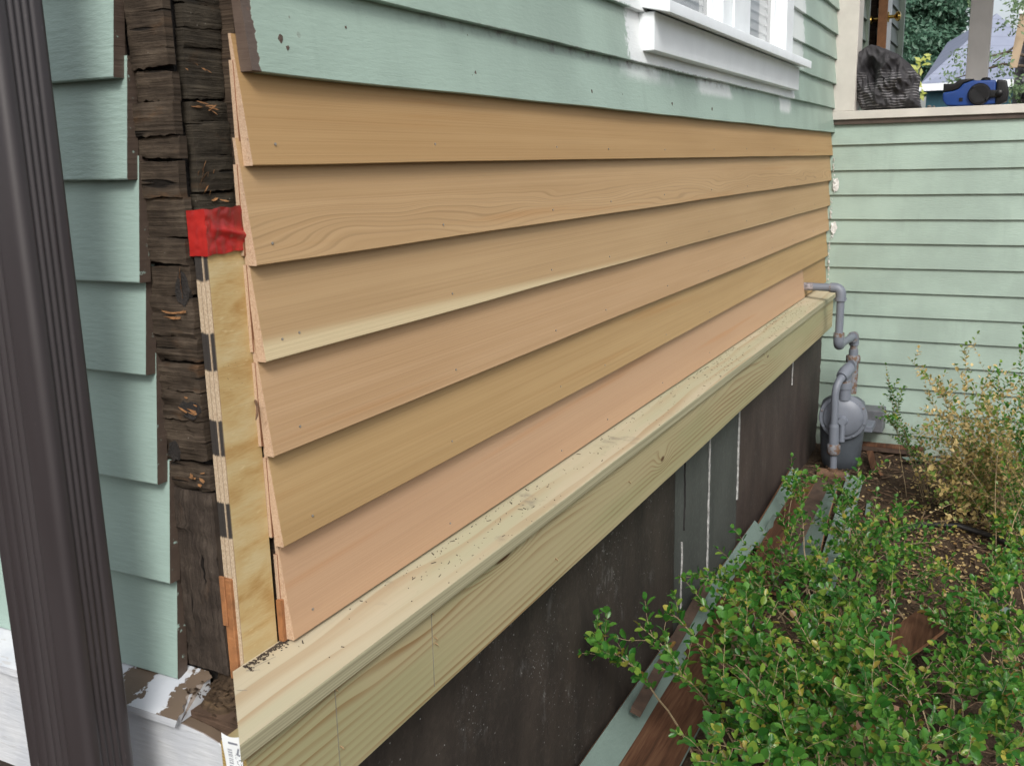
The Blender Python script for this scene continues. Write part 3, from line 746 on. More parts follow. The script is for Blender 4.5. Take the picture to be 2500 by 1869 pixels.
splinters("orange_splinters", m_splint, [
    ((0.128, 0.017, 1.492), (0.012, 0.002, 0.003), 34, (1, -.1, .05), 0.03), ((0.118, 0.017, 1.408), (0.006, 0.002, 0.012), 46, (.4, -.2, 1), 0.022),
    ((0.120, 0.017, 1.536), (0.008, 0.002, 0.006), 20, (1, -.1, -.6), 0.016), ((0.081, 0.056, 1.255), (0.001, 0.010, 0.003), 26, (0, 1, .1), 0.05),
    ((0.081, 0.040, 1.152), (0.002, 0.012, 0.006), 30, (0, 1, .3), 0.022), ((0.081, 0.036, 1.290), (0.002, 0.004, 0.012), 22, (0, .2, 1), 0.03),
    ((0.082, 0.045, 1.060), (0.002, 0.015, 0.005), 24, (0, 1, .3), 0.024), ((0.138, 0.015, 1.387), (0.012, 0.003, 0.003), 14, (1, -.3, .2), 0.02)])
# ragged rot holes as near-black plates, the shade inside put into their colour
for (cy, cz, ry, rz) in ((0.036, 1.286, 0.011, 0.020), (0.042, 1.142, 0.017, 0.012), (0.074, 1.088, 0.010, 0.012)):
    MB().add([(0.0832, cy+ry*math.cos(a*0.449)*R.uniform(.7, 1.2), cz+rz*math.sin(a*0.449)*R.uniform(.7, 1.2)) for a in range(14)]+
           [(0.090, cy+ry*math.cos(a*0.449), cz+rz*math.sin(a*0.449)) for a in range(14)],
           [tuple(range(14))]+[(a, (a+1) % 14, 14+(a+1) % 14, 14+a) for a in range(14)]).build("rot_pocket", m_gap, post)
m_crumb = rotten("crumbled_rot", (0.060, 0.040, 0.024), (0.150, 0.100, 0.055), 21, 'y', 0.35)
mb = MB()                                               # crumbled rot at the foot of the post
def rot_top(u, v):
    x = 0.0465+0.055*u; y = -0.053+0.103*v
    h = 0.752+0.030*u+0.008*nz(x*40, y*40, 2)+0.010*abs(nz(x*75, y*60, 9))+0.012*math.exp(-((y-0.030)/0.022)**2)*(0.4+u)
    if u < 0.02 or v < 0.02: h = 0.735
    return (x+0.002*nz(x*90, y*90, 5), y, h)
mb.grid(34, 50, rot_top)
mb.build("rotten_sill", m_crumb, post, smooth=0.9)
mb = MB()
for k in range(150):
    yy = R.uniform(-0.045, 0.075); c0 = Vector((R.uniform(0.048, 0.088), yy, 0.766+R.uniform(0, 0.016)+(0.010 if 0.0 < yy < 0.06 else 0)))
    s_ = R.uniform(0.001, 0.0038)
    v_, f_ = splinter(c0, (R.gauss(0, 1), R.gauss(0, 1), R.gauss(0, .5)), s_*2.2, s_*0.5, None)
    mb.add(v_, f_)
tag(mb.build("rot_crumbs", m_crumb, post, smooth=0.5), kind="stuff")

# ------------------------------------------------------------------ end wall with skirt
endw = thing("end_wall", (0.09, 1.0, 0.55), "weathered green clapboard end wall behind the brown downspout", "wall")
MB().box(0.098, 0.16, 0.126, 3.0, -0.1, 3.0).build("sheathing", m_sheath, endw)
EB = [1.742, 1.632, 1.5245, 1.4135, 1.2945, 1.1850, 1.0500, 0.9200, 0.7890]
EY = [0.086, 0.087, 0.0885, 0.084, 0.082, 0.088, 0.087, 0.084, 0.089]
for i, zb in enumerate(EB):
    h = (EB[i-1]-zb if i else 0.11)+0.025
    pr = [(0.065+0.001, zb), (0.082, zb), (0.097, zb+h), (0.0835, zb+h), (0.065, zb+0.0015)]
    rag = (lambda zz, e=EY[i], s_=i: (lambda x, z: e+0.004*nz(z*40, s_, 1)+0.002*nz(z*130, s_, 4)))(0)
    mb = MB(); mb.prism(pr, 'y', EY[i], 3.0, 40, (lambda s_: (lambda a, p, q: (0.0012*nz(a*3, s_, q*8), 0.0014*nz(a*5, s_+3, 1))))(i))
    mb.build("painted_clapboard", m_green_b if i < 4 else m_green_b2, endw, smooth=0.4)
def skirt_white():
    n = N("weathered_white", 0.5, 0.4); p = n.pos(); v = n.vec(p[0], p[1], p[2])
    a = n.noise(v, 14, 4, 0.6); f = n.noise(n.vec(n.mul(p[0], 60), n.mul(p[1], 20), n.mul(p[2], 170)), 1, 3, 0.6)
    c = n.mix(n.sm(a, 0.35, 0.7), (0.47, 0.495, 0.53), (0.56, 0.58, 0.60))
    c = n.mix(n.mul(n.sm(f, 0.66, 0.70), 0.5), c, (0.40, 0.38, 0.36))
    jj = n.add(p[1], n.mul(n.math('SUBTRACT', n.noise(v, 55, 4, 0.65), 0.5), 0.075))
    peel = n.mul(n.math('MAXIMUM', n.sm(jj, 0.079, 0.077), n.band(jj, 0.128, 0.172, 0.001)), n.sm(n._n[2], 0.55, 0.75))
    c = n.mix(peel, c, n.mix(a, (0.085, 0.06, 0.042), (0.16, 0.12, 0.085)))
    return n.out(c, bump=n.add(f, n.mul(peel, -1.5)), bs=0.4, bd=0.003)
m_skirt = skirt_white()
pr = [(0.018, 0.757)]+[(0.018+0.072*k/22, 0.768+0.027*k/22) for k in range(23)]+[(0.090-0.068*k/10, 0.757) for k in range(10)]
MB().prism(pr, 'y', lambda x, z: 0.044+0.10*(x-0.018)+0.026*nz(x*38, 3.3, 1)+0.012*nz(x*120, 1.3, 4)+(0.006 if z < 0.76 else 0), 3.0, 160, lambda a, p, q: (0.001*nz(a*9, 1, q*9), 0.001*nz(a*9, 4, 2))).build("drip_cap", m_skirt, endw, label="white drip cap with peeled brown patches")
mb = MB()
prof = [(3.0, 0.600), (3.0, 0.7565), (0.110, 0.7565), (0.050, 0.7560), (0.018, 0.752), (-0.008, 0.745), (-0.022, 0.732), (-0.0285, 0.715)]
prof += [(-0.0300+0.003*nz(0, z*60, 3), z) for z in (0.70, 0.69, 0.68, 0.672)]+[(-0.012, 0.669), (-0.010, 0.655), (-0.014, 0.648), (-0.026, 0.640), (-0.020, 0.60)]
mb.prism(prof, 'x', 0.030, 0.046)
mb.build("skirt_board", m_skirt, endw, bevel=0.0008, label="white skirt board with a rounded jagged end by the sticker")
MB().box(0.047, 0.090, -0.0535, 0.12, 0.60, 0.764).build("skirt_backing", rotten("skirt_backing", (0.085, 0.055, 0.038), (0.15, 0.10, 0.07), 41, 'y', 0.2), endw)
MB().box(0.012, 0.045, -0.046, -0.0105, 0.6515, 0.6685).build("wood_block", m_rotV, endw, bevel=0.001)
MB().box(0.06, 0.16, -0.018, 3.0, -0.1, 0.599).build("foundation", m_st1, endw)

# ------------------------------------------------------------------ downspout
spout = thing("downspout", (-0.066, 0.113, 0.0), "dark brown ribbed metal downspout in front of the green end wall", "downspout")
def spout_prof():
    x0, x1, y0, y1, r = -0.098, -0.036, 0.058, 0.170, 0.009
    pts = []
    def side(p, q, nrm, nr):
        # ribbed run from p to q
        L = math.hypot(q[0]-p[0], q[1]-p[1]); nn = 48
        for k in range(nn):
            t = k/nn; s_ = t*L
            d = 0.0
            for c0 in nr:
                e = (s_-c0*L)/0.0026
                d += 0.0022*math.exp(-e*e)
            pts.append((p[0]+(q[0]-p[0])*t-nrm[0]*d, p[1]+(q[1]-p[1])*t-nrm[1]*d))
    def corner(cx, cy, a0):
        for k in range(6):
            a = math.radians(a0+90*k/6); pts.append((cx+r*math.cos(a), cy+r*math.sin(a)))
    rib4 = (0.36, 0.50, 0.64, 0.80, 0.90); rib2 = (0.22, 0.40, 0.58, 0.78)
    side((x0+r, y0), (x1-r, y0), (0, -1), rib2); corner(x1-r, y0+r, -90)
    side((x1, y0+r), (x1, y1-r), (1, 0), rib4); corner(x1-r, y1-r, 0)
    side((x1-r, y1), (x0+r, y1), (0, 1), rib2); corner(x0+r, y1-r, 90)
    side((x0, y1-r), (x0, y0+r), (-1, 0), (0.12, 0.30, 0.44, 0.56, 0.68)); corner(x0+r, y0+r, 180)
    return pts
n = N("brown_metal", 0.42, 0.75); p = n.pos(); v = n.vec(p[0], p[1], p[2])
a = n.noise(n.vec(n.mul(p[0], 30), n.mul(p[1], 30), n.mul(p[2], 2.5)), 1, 4, 0.6)
sc_ = n.sm(n.noise(n.vec(n.mul(p[0], 90), n.mul(p[1], 90), n.mul(p[2], 26)), 1, 3, 0.6), 0.70, 0.76)
c = n.mix(a, (0.024, 0.0195, 0.021), (0.038, 0.032, 0.034))
c = n.mix(n.mul(sc_, 0.35), c, (0.12, 0.11, 0.115))
m_spout = n.out(c, rough=n.add(n.mul(a, 0.25), 0.30), bump=a, bs=0.05, bd=0.002)
MB().prism(spout_prof(), 'z', 0.10, 3.0, 24, lambda a, p, q: (0.0006*nz(a*3, 1, p*9), 0.0006*nz(a*3, 7, q*9))).build("pipe", m_spout, spout, smooth=0.7)
mb = MB(); mb.tube([(-0.067, 0.114, 0.16), (-0.067, 0.114, 0.10), (-0.10, 0.114, 0.06), (-0.30, 0.114, 0.035)], 0.055, 8)
mb.build("elbow", m_spout, spout, smooth=0.7)
MB().box(-0.030, 0.064, 0.060, 0.168, 2.30, 2.33).build("strap", m_spout, spout)

# ------------------------------------------------------------------ porch
porch = thing("porch_wall", (4.25, -1.5, 0.0), "half-height green clapboard porch wall with cream rail, standing across the corner", "wall")
PB = [1.473, 1.355, 1.241, 1.126, 1.013, 0.897, 0.781, 0.667, 0.553, 0.436, 0.320, 0.203, 0.087, -0.03]
for i, zb in enumerate(PB):
    h = (PB[i-1]-zb if i else 0.096)+0.022
    pr = [(4.2112, zb), (4.224, zb), (4.236, zb+h), (4.226, zb+h), (4.2100, zb+0.0012)]
    yj = [-1.58, -3.5, -1.4, -3.5, -3.5, -1.1, -3.5, -1.47, -1.3, -3.5, -1.76, -3.5, -1.2, -3.5][i]
    for (ya, yb) in ((-3.4, yj-0.0012), (yj, 0.0 if zb < 0.8 else -0.006)):
      if yb > ya: MB().prism(pr, 'y', max(ya, -3.4), yb, 40, (lambda s_: (lambda a, p, q: (0.0012*nz(a*3, s_, q*8), 0.0012*nz(a*4, s_+3, 1))))(i*1.9)).build("painted_clapboard", m_green_c, porch, smooth=0.4)
MB().box(4.2365, 4.33, -3.4, -0.003, -0.1, 1.585).build("sheathing", m_sheath, porch)
MB().box(4.1935, 4.365, -3.4, -0.0125, 1.5885, 1.6265).build("rail", m_cream, porch, bevel=0.002)
MB().box(4.2050, 4.2364, -3.4, -0.0125, 1.5665, 1.5880).build("rail_strip", plain("dark_brown_paint", (0.055, 0.038, 0.028), 0.6, 0.3, 20, 0.2), porch)
MB().box(4.200, 4.345, -0.112, -0.0045, 1.627, 3.2).build("corner_board", m_cream, porch, bevel=0.002)
MB().box(4.30, 6.4, -3.4, -0.02, 0.75, 0.80).build("floor", plain("porch_floor", (0.16, 0.15, 0.14), 0.6, 0.2, 8, 0.2), porch)
MB().box(4.15, 6.3, -3.5, -0.02, 3.15, 3.30).build("roof", m_cream, porch)  # out of view, added to keep the porch post in shade
pp = thing("porch_post", (6.05, -0.55, 0.80), "square grey porch post behind the blue tool", "post")
m_pgrey = plain("grey_paint", (0.55, 0.53, 0.51), 0.5, 0.08, 6, 0.15)
MB().box(5.99, 6.11, -0.608, -0.488, 0.80, 3.15).build("shaft", m_pgrey, pp, bevel=0.002)
MB().box(5.975, 6.125, -0.623, -0.473, 0.80, 0.92).build("base", m_pgrey, pp, bevel=0.002)

ent = thing("entrance_wall", (5.8, 0.1, 0.75), "shaded green house wall behind the porch with dark doorway", "wall")
for i in range(20):
    zb = 0.80+0.113*i
    pr = [(-0.004, zb), (0.010, zb), (0.022, zb+0.135), (0.014, zb+0.135)]
    for (a, b) in ((4.345, 5.30), (5.86, 6.88)):
        MB().prism([(p_+0.0, q_) for p_, q_ in pr], 'x', a, b).build("painted_clapboard", m_green_d, ent)
MB().box(4.35, 5.30, 0.0225, 0.15, 0.75, 3.15).build("sheathing", m_sheath, ent)
MB().box(5.86, 6.90, 0.0225, 0.15, 0.75, 3.15).build("sheathing", m_sheath, ent)
MB().box(5.25, 5.95, 0.9, 0.95, 0.75, 3.15).box(5.20, 5.249, 0.151, 0.95, 0.75, 3.15).box(5.951, 6.0, 0.151, 0.95, 0.75, 3.15).build("hallway", m_black, ent)  # walls coloured near black to stand in for the unlit hall
MB().box(6.881, 6.925, -0.030, 0.15, 0.75, 3.15).build("corner_trim", plain("pale_green_trim", (0.34, 0.42, 0.37), 0.5, 0.1, 8, 0.1), ent)
MB().box(5.28, 5.318, -0.012, 0.021, 0.80, 2.95).build("door_jamb", m_green_d, ent)
door = MB().box(5.735, 5.97, -0.052, -0.008, 0.82, 2.86).build("door", [m_white], ent)
MB().box(5.710, 5.7345, -0.055, -0.005, 0.82, 2.86).build("door_edge", plain("bare_fir", (0.36, 0.17, 0.075), 0.6, 0.2, 30, 0.1), ent)
m_brass = plain("brass", (0.55, 0.38, 0.10), 0.25, 0.15, 30, 0.05, metal=1.0)
mb = MB(); mb.lathe([(0.030, 0), (0.030, 0.006), (0.011, 0.010), (0.010, 0.035), (0.026, 0.045), (0.030, 0.058), (0.022, 0.070), (0.004, 0.074)], (5.775, -0.0525, 2.225), (0, -1, 0), 16)
mb.build("door_knob", m_brass, ent, smooth=0.7)
mb = MB(); mb.lathe([(0.030, 0), (0.030, 0.006), (0.011, 0.010), (0.010, 0.035), (0.026, 0.045), (0.030, 0.058), (0.022, 0.070), (0.004, 0.074)], (5.775, -0.0075, 2.215), (0, 1, 0), 16)
mb.build("door_knob", m_brass, ent, smooth=0.7)
# ------------------------------------------------------------------ gas meter and its pipe
gas = thing("gas_meter", (3.86, -0.18, 0.0), "blue grey gas meter with round bolted disc and bent pipes in the corner", "gas meter")
n = N("meter_grey", 0.45, 0.45); p = n.pos(); v = n.vec(p[0], p[1], p[2])
a = n.noise(v, 22, 4, 0.6); f = n.noise(v, 120, 3, 0.6)
c = n.mix(a, (0.130, 0.146, 0.178), (0.165, 0.182, 0.215))
c = n.mix(n.mul(n.sm(f, 0.68, 0.73), 0.6), c, (0.10, 0.07, 0.05))
m_gas = n.out(c, bump=f, bs=0.1, bd=0.002)
n = N("meter_joint", 0.65, 0.3); p = n.pos(); v = n.vec(p[0], p[1], p[2])
a = n.noise(v, 60, 4, 0.65)
m_gasr = n.out(n.mix(n.sm(a, 0.42, 0.6), (0.19, 0.20, 0.22), (0.13, 0.075, 0.045)), bump=a, bs=0.3, bd=0.002)
def arc(c, a, b, r, k=6):
    """quarter bend from c+a*r to c+b*r ... a, b unit vectors"""
    c = Vector(c); a = Vector(a); b = Vector(b)
    return [c+a*r*math.cos(t*math.pi/2/k)+b*r*math.sin(t*math.pi/2/k) for t in range(k+1)]
XP = 3.668
def P_(name, pts, rad, m=m_gas, nn=16): return MB().tube(pts, rad, nn).build(name, m, gas, smooth=0.9)
P_("pipe", [(XP, 0.02, 0.866), (XP, -0.055, 0.8655)], 0.0178, plain("foil_and_tar", (0.24, 0.22, 0.23), 0.4, 0.9, 40, 0.4))
P_("pipe", [(XP, -0.0551, 0.8655), (XP, -0.130, 0.864)], 0.0170)
P_("joint", [(XP, -0.124, 0.864), (XP, -0.131, 0.864)], 0.0205, m_gasr)
P_("elbow", [(XP, -0.1315, 0.864)]+arc((XP, -0.146, 0.838), (0, 0, 1), (0, -1, 0), 0.026)+[(XP, -0.172, 0.815)], 0.0218)
P_("collar", [(XP, -0.172, 0.822), (XP, -0.172, 0.808)], 0.0245)
P_("pipe", [(XP, -0.172, 0.808), (XP, -0.172, 0.655)], 0.0170)
P_("collar", [(XP, -0.172, 0.668), (XP, -0.172, 0.650)], [0.0225, 0.024], m_gasr)
P_("elbow", [(XP, -0.172, 0.651)]+arc((XP+0.027, -0.172, 0.636), (-1, 0, 0), (0, 0, -1), 0.027)+[(XP+0.045, -0.173, 0.609)], 0.0228)
P_("pipe", [(XP+0.045, -0.173, 0.609), (3.945, -0.196, 0.606)], 0.0168)
P_("elbow", [(3.925, -0.196, 0.606)]+arc((3.945, -0.197, 0.582), (0, 0, 1), (1, 0, 0), 0.026)+[(3.971, -0.197, 0.562)], 0.0222)
P_("collar", [(3.925, -0.196, 0.606), (3.936, -0.196, 0.606)], 0.0250, m_gasr)
P_("pipe", [(3.971, -0.197, 0.563), (3.971, -0.197, 0.535)], 0.0165, m_gasr)
P_("joint", [(3.971, -0.197, 0.542), (3.971, -0.197, 0.512)], 0.0210)
P_("union_nut", [(3.971, -0.197, 0.514), (3.971, -0.197, 0.508), (3.971, -0.197, 0.482), (3.971, -0.197, 0.474)], [0.028, 0.0325, 0.0325, 0.027], m_gasr, 8)
P_("pipe", [(3.971, -0.197, 0.478), (3.971, -0.199, 0.41), (3.971, -0.200, 0.33)], [0.026, 0.024, 0.020], m_gasr)
# body
mb = MB()
def body(z, sx, sy):
    out = []
    for k in range(28):
        t = 2*math.pi*k/28; ct, st = math.cos(t), math.sin(t)
        e = 0.72
        out.append((3.885+sx*math.copysign(abs(ct)**e, ct), -0.176+sy*math.copysign(abs(st)**e, st), z))
    return out
rings = [(0.0, .050, .066), (0.012, .066, .078), (0.06, .076, .088), (0.14, .082, .094), (0.22, .086, .099), (0.29, .086, .099), (0.318, .080, .092), (0.335, .060, .07), (0.341, .02, .03)]
vs = []; fs = []
for (z, sx, sy) in rings: vs += body(z-0.01, sx, sy)
for i in range(len(rings)-1):
    for k in range(28):
        j = (k+1) % 28; fs.append((i*28+k, i*28+j, (i+1)*28+j, (i+1)*28+k))
fs += [tuple(range(28))[::-1], tuple((len(rings)-1)*28+k for k in range(28))]
mb.add(vs, fs).build("body", plain("meter_body_grey", (0.075, 0.088, 0.104), 0.5, 0.2, 14, 0.15), gas, smooth=0.8)  # body grey made darker than the disc, partly as painted shade
DC = Vector((3.800, -0.190, 0.258)); ax = Vector((-1, -0.10, 0.06)).normalized()
MB().lathe([(0.095, 0), (0.104, 0.003), (0.106, 0.012), (0.103, 0.018), (0.089, 0.020), (0.085, 0.028), (0.070, 0.037), (0.045, 0.043), (0.001, 0.045)], DC, ax, 40).build("disc", m_gas, gas, smooth=0.5)
s1 = ax.cross(Vector((0, 0, 1))).normalized(); s2 = s1.cross(ax)
for k in range(8):
    t = 2*math.pi*(k+0.35)/8
    q = DC+(s1*math.cos(t)+s2*math.sin(t))*0.0965+ax*0.018
    MB().lathe([(0.0058, 0), (0.0058, 0.005), (0.003, 0.006)], q, ax, 6).build("bolt", m_gasr if k % 3 == 0 else m_gas, gas)
MB().lathe([(0.024, 0.036), (0.024, 0.052), (0.019, 0.058), (0.017, 0.066), (0.015, 0.066)], DC+s1*0.002+s2*(-0.012), ax, 16).build("vent_cap", m_gas, gas, smooth=0.5)
P_("vent_tube", [DC+ax*0.052+s2*(-0.022)-s1*0.0, DC+ax*0.054+s2*(-0.06), DC+ax*0.052+s2*(-0.103)], 0.0128)
P_("vent_tube", [DC+ax*0.052+s2*(-0.098), DC+ax*0.052+s2*(-0.106)], 0.0148)
# neck and goose-neck at the front
NK = (3.790, -0.193)
P_("neck", [(NK[0], NK[1], 0.34), (NK[0], NK[1], 0.395)], 0.0265)
P_("neck", [(NK[0], NK[1], 0.392), (NK[0], NK[1], 0.420)], 0.0300)
P_("joint", [(NK[0], NK[1], 0.418), (NK[0], NK[1], 0.432)], 0.0275, m_gasr)
P_("tee", [(NK[0]+0.035, NK[1]-0.024, 0.492), (NK[0]+0.015, NK[1]-0.012, 0.484), (NK[0]-0.012, NK[1]+0.002, 0.468), (NK[0]-0.040, NK[1]+0.012, 0.452)], [0.021, 0.028, 0.030, 0.026])
P_("tee", [(NK[0], NK[1], 0.428), (NK[0], NK[1]-0.002, 0.462)], [0.0255, 0.027])
P_("plug", [(NK[0]+0.030, NK[1]-0.028, 0.498), (NK[0]+0.012, NK[1]-0.018, 0.500)], [0.018, 0.0225])
GX = 3.705
P_("goose_neck", [(NK[0]-0.036, NK[1]+0.010, 0.453), (NK[0]-0.062, NK[1]+0.018, 0.440), (GX+0.006, -0.168, 0.418), (GX, -0.164, 0.385), (GX, -0.1645, 0.33), (GX, -0.166, 0.225)], [0.0185, 0.0172, 0.0168, 0.0165, 0.0165, 0.0165])
P_("collar", [(GX, -0.166, 0.242), (GX, -0.166, 0.232)], [0.019, 0.0215])
P_("union", [(GX, -0.166, 0.234), (GX, -0.168, 0.148)], [0.0222, 0.0228])
P_("union_nut", [(GX, -0.168, 0.151), (GX, -0.168, 0.146), (GX, -0.169, 0.108), (GX, -0.169, 0.102)], [0.026, 0.030, 0.030, 0.025], m_gasr, 8)
P_("pipe", [(GX, -0.169, 0.105), (GX, -0.171, 0.028)], 0.0160)
P_("base_tee", [(GX-0.015, -0.105, 0.012), (GX-0.015, -0.235, 0.006)], 0.024, m_rust)
P_("base_tee", [(GX-0.015, -0.228, 0.006), (GX-0.015, -0.243, 0.006)], 0.028, m_gasr)
P_("base_tee", [(GX-0.01, -0.171, 0.038), (GX-0.012, -0.171, 0.005)], 0.022, m_rust)
MB().box(4.09, 4.205, -0.333, -0.236, 0.118, 0.226).build("index_box", plain("index_grey", (0.10, 0.105, 0.115), 0.5, 0.3, 20, 0.2), gas, bevel=0.004)
MB().box(3.96, 4.088, -0.30, -0.262, 0.150, 0.180).build("bracket", m_gas, gas, bevel=0.003)

# ------------------------------------------------------------------ things on the rail
def shirt_mat():
    n = N("dark_cloth", 0.62, 0.3); p = n.loc(); v = n.vec(p[0], p[1], p[2])
    f = n.noise(v, 260, 2, 0.6); a = n.noise(v, 14, 4, 0.55)
    c = n.mix(a, (0.020, 0.019, 0.021), (0.048, 0.046, 0.050))
    wv = n.mul(n.math('SUBTRACT', n.noise(v, 16, 2, 0.5), 0.5), 0.022)
    s_ = n.math('FRACT', n.mul(n.add(p[2], wv), 1/0.0125))
    ln = n.mul(n.sm(s_, 0.60, 0.70), n.sm(s_, 0.95, 0.86))
    # stripes printed on the lower part of the cloth only
    zone = n.mul(n.sm(n.add(p[2], n.mul(a, 0.05)), 0.205, 0.185), n.sm(n.noise(v, 9, 2, 0.5), 0.40, 0.46))
    c = n.mix(n.mul(ln, n.mul(zone, 0.6)), c, (0.30, 0.29, 0.30))
    return n.out(c, bump=n.add(f, n.mul(a, 2)), bs=0.5, bd=0.004)
OUT = [(-0.094,1.895),(-0.115,1.896),(-0.133,1.913),(-0.160,1.925),(-0.195,1.915),(-0.281,1.875),(-0.335,1.828),(-0.386,1.763),(-0.380,1.711),(-0.394,1.640),(-0.405,1.629),
       (-0.250,1.6275),(-0.157,1.6275),(-0.134,1.634),(-0.112,1.680),(-0.118,1.708),(-0.086,1.762),(-0.078,1.786),(-0.087,1.844)]
cy0, cz0 = -0.235, 1.765
def polar(th):
    """distance from the middle of the heap to its outline in direction th"""
    d = (math.cos(th), math.sin(th)); best = 0.05
    for i in range(len(OUT)):
        ax_, ay_ = OUT[i][0]-cy0, OUT[i][1]-cz0; bx, by = OUT[(i+1) % len(OUT)][0]-cy0, OUT[(i+1) % len(OUT)][1]-cz0
        ex, ey = bx-ax_, by-ay_; den = d[0]*ey-d[1]*ex
        if abs(den) < 1e-9: continue
        t = (ax_*ey-ay_*ex)/den; u = (ax_*d[1]-ay_*d[0])/den
        if t > 0 and -1e-6 <= u <= 1+1e-6: best = max(best, t)
    return best
mb = MB(); nu, nv = 200, 110
PR = [polar(2*math.pi*i/nu) for i in range(nu)]
def shirt_pt(u, v):
    i = int(round(u*nu)) % nu; th = 2*math.pi*u; ph = (v-0.5)*math.pi*0.999
    r = PR[i]; cp, sp = math.cos(ph), math.sin(ph)
    y = cy0+r*abs(cp)**0.55*math.cos(th); z = cz0+r*abs(cp)**0.55*math.sin(th); x = 4.275+0.070*math.copysign(abs(sp)**0.8, sp)
    fold = 0.010*(1-abs(nz(y*13+z*8, z*8, 1.3))*3.0)*1.9+0.013*(1-abs(nz(y*30, z*18-y*14, 4))*3.0)+0.016*nz(y*9, z*9, 2)
    if sp < 0:
        hole = math.exp(-(((y+0.165)/0.030)**2+((z-1.815)/0.060)**2))
        x += -fold*abs(sp)+0.085*hole
        hole2 = math.exp(-(((y+0.190)/0.016)**2+((z-1.76)/0.04)**2)); x += 0.035*hole2
    z = max(z, 1.6272)
    return (x, y, z)
mb.grid(nu, nv, shirt_pt)
tag(mb.build("black_shirt", shirt_mat(), smooth=1.4), "crumpled black shirt with thin white lines lying on the porch rail", "shirt")

tool = thing("blue_tool", (4.25, -0.62, 1.6265), "blue and black plastic power tool lying on the porch rail", "power tool")
m_blue = plain("blue_plastic", (0.009, 0.040, 0.175), 0.40, 0.10, 20, 0.05, spec=0.35)
m_blk = plain("black_plastic", (0.007, 0.007, 0.008), 0.36, 0.3, 40, 0.15, spec=0.3)
TZ = 0.020
def slab(pts, x0, x1, name, m, bev=0.008):
    MB().prism([(y, z+TZ) for y, z in pts], 'x', x0, x1).build(name, m, tool, bevel=bev, smooth=0.7, segs=3)
def rail_prism(pts, x0, x1, name, m, bev=0.008):
    mb = MB(); k = len(pts)
    mb.add([(x0, y, z) for y, z in pts]+[(x1, y, z) for y, z in pts], [tuple(range(k)), tuple(range(k, 2*k))[::-1]]+[(i, (i+1) % k, k+(i+1) % k, k+i) for i in range(k)])
    mb.build(name, m, tool, bevel=bev, smooth=0.7, segs=3)
rail_prism([(-0.486,1.690),(-0.530,1.695),(-0.552,1.703),(-0.568,1.724),(-0.605,1.736),(-0.700,1.733),(-0.704,1.632),(-0.614,1.6275),(-0.544,1.6300),(-0.505,1.6340),(-0.488,1.655)], 4.215, 4.315, "body", m_blue)
rail_prism([(-0.702,1.735),(-0.742,1.730),(-0.753,1.684),(-0.749,1.640),(-0.722,1.632),(-0.702,1.630)], 4.212, 4.318, "end_cap", m_blk)
rail_prism([(-0.487,1.729),(-0.530,1.727),(-0.553,1.744),(-0.610,1.744),(-0.604,1.737),(-0.568,1.7275),(-0.552,1.706),(-0.530,1.698),(-0.488,1.693)], 4.222, 4.308, "grip", m_blk, 0.003)
MB().lathe([(0.047, 0), (0.047, 0.010), (0.043, 0.018), (0.036, 0.020), (0.033, 0.014), (0.031, 0.004), (0.001, 0.004)], (4.216, -0.637, 1.676), (-1, 0, 0), 32).build("dial_ring", m_blk, tool, smooth=0.6)
rail_prism([(-0.670,1.692),(-0.722,1.689),(-0.732,1.676),(-0.722,1.660),(-0.670,1.657)], 4.200, 4.214, "dial_arm", m_blk, 0.004)
MB().lathe([(0.014, 0), (0.013, 0.007), (0.008, 0.010), (0.001, 0.0105)], (4.200, -0.716, 1.676), (-1, 0, 0), 18).build("small_knob", m_blk, tool, smooth=0.6)
MB().lathe([(0.020, 0), (0.020, 0.010), (0.014, 0.016), (0.001, 0.017)], (4.262, -0.657, 1.732), (0, 0, 1), 20).build("top_button", m_blk, tool, smooth=0.6)
MB().box(4.2125, 4.2149, -0.571, -0.556, 1.648, 1.664).build("switch", m_blk, tool, bevel=0.0008)
for k, (y, z, s_) in enumerate(((-0.432, 1.634, 0.010), (-0.452, 1.632, 0.007))):
    mb = MB()
    mb.lathe([(0.004*s_*100, 0), (s_*0.95, s_*0.3), (s_, s_*0.7), (s_*0.6, s_*1.2), (0.0005, s_*1.35)], (4.235, y, 1.6266), (0.1, 0, 1), 9)
    mb.v = [(a_+0.002*nz(a_*90, b_*90, k), b_+0.002*nz(a_*90, b_*90, k+5), max(c_, 1.6266)) for a_, b_, c_ in mb.v]
    tag(mb.build("pebble", plain("pebble_grey", (0.13, 0.12, 0.11), 0.8, 0.4, 60, 0.3)), ["larger small dark lump on the rail between shirt and tool", "smaller dark lump on the rail, right beside the blue tool"][k], "pebble", "small lumps on the rail")
bt = thing("black_drill", (4.26, -0.80, 1.6265), "rounded black tool with a thin cord at the rail's right edge", "tool")
MB().lathe([(0.001, 0), (0.018, 0.004), (0.026, 0.016), (0.027, 0.036), (0.020, 0.052), (0.001, 0.060)], (4.26, -0.802, 1.653), (0.2, -1, 0.1), 20).build("housing", m_blk, bt, smooth=1)
MB().tube([(4.25, -0.792, 1.648), (4.245, -0.784, 1.640), (4.24, -0.776, 1.631), (4.235, -0.768, 1.630)], 0.0022, 6).build("cord", m_blk, bt, smooth=1)

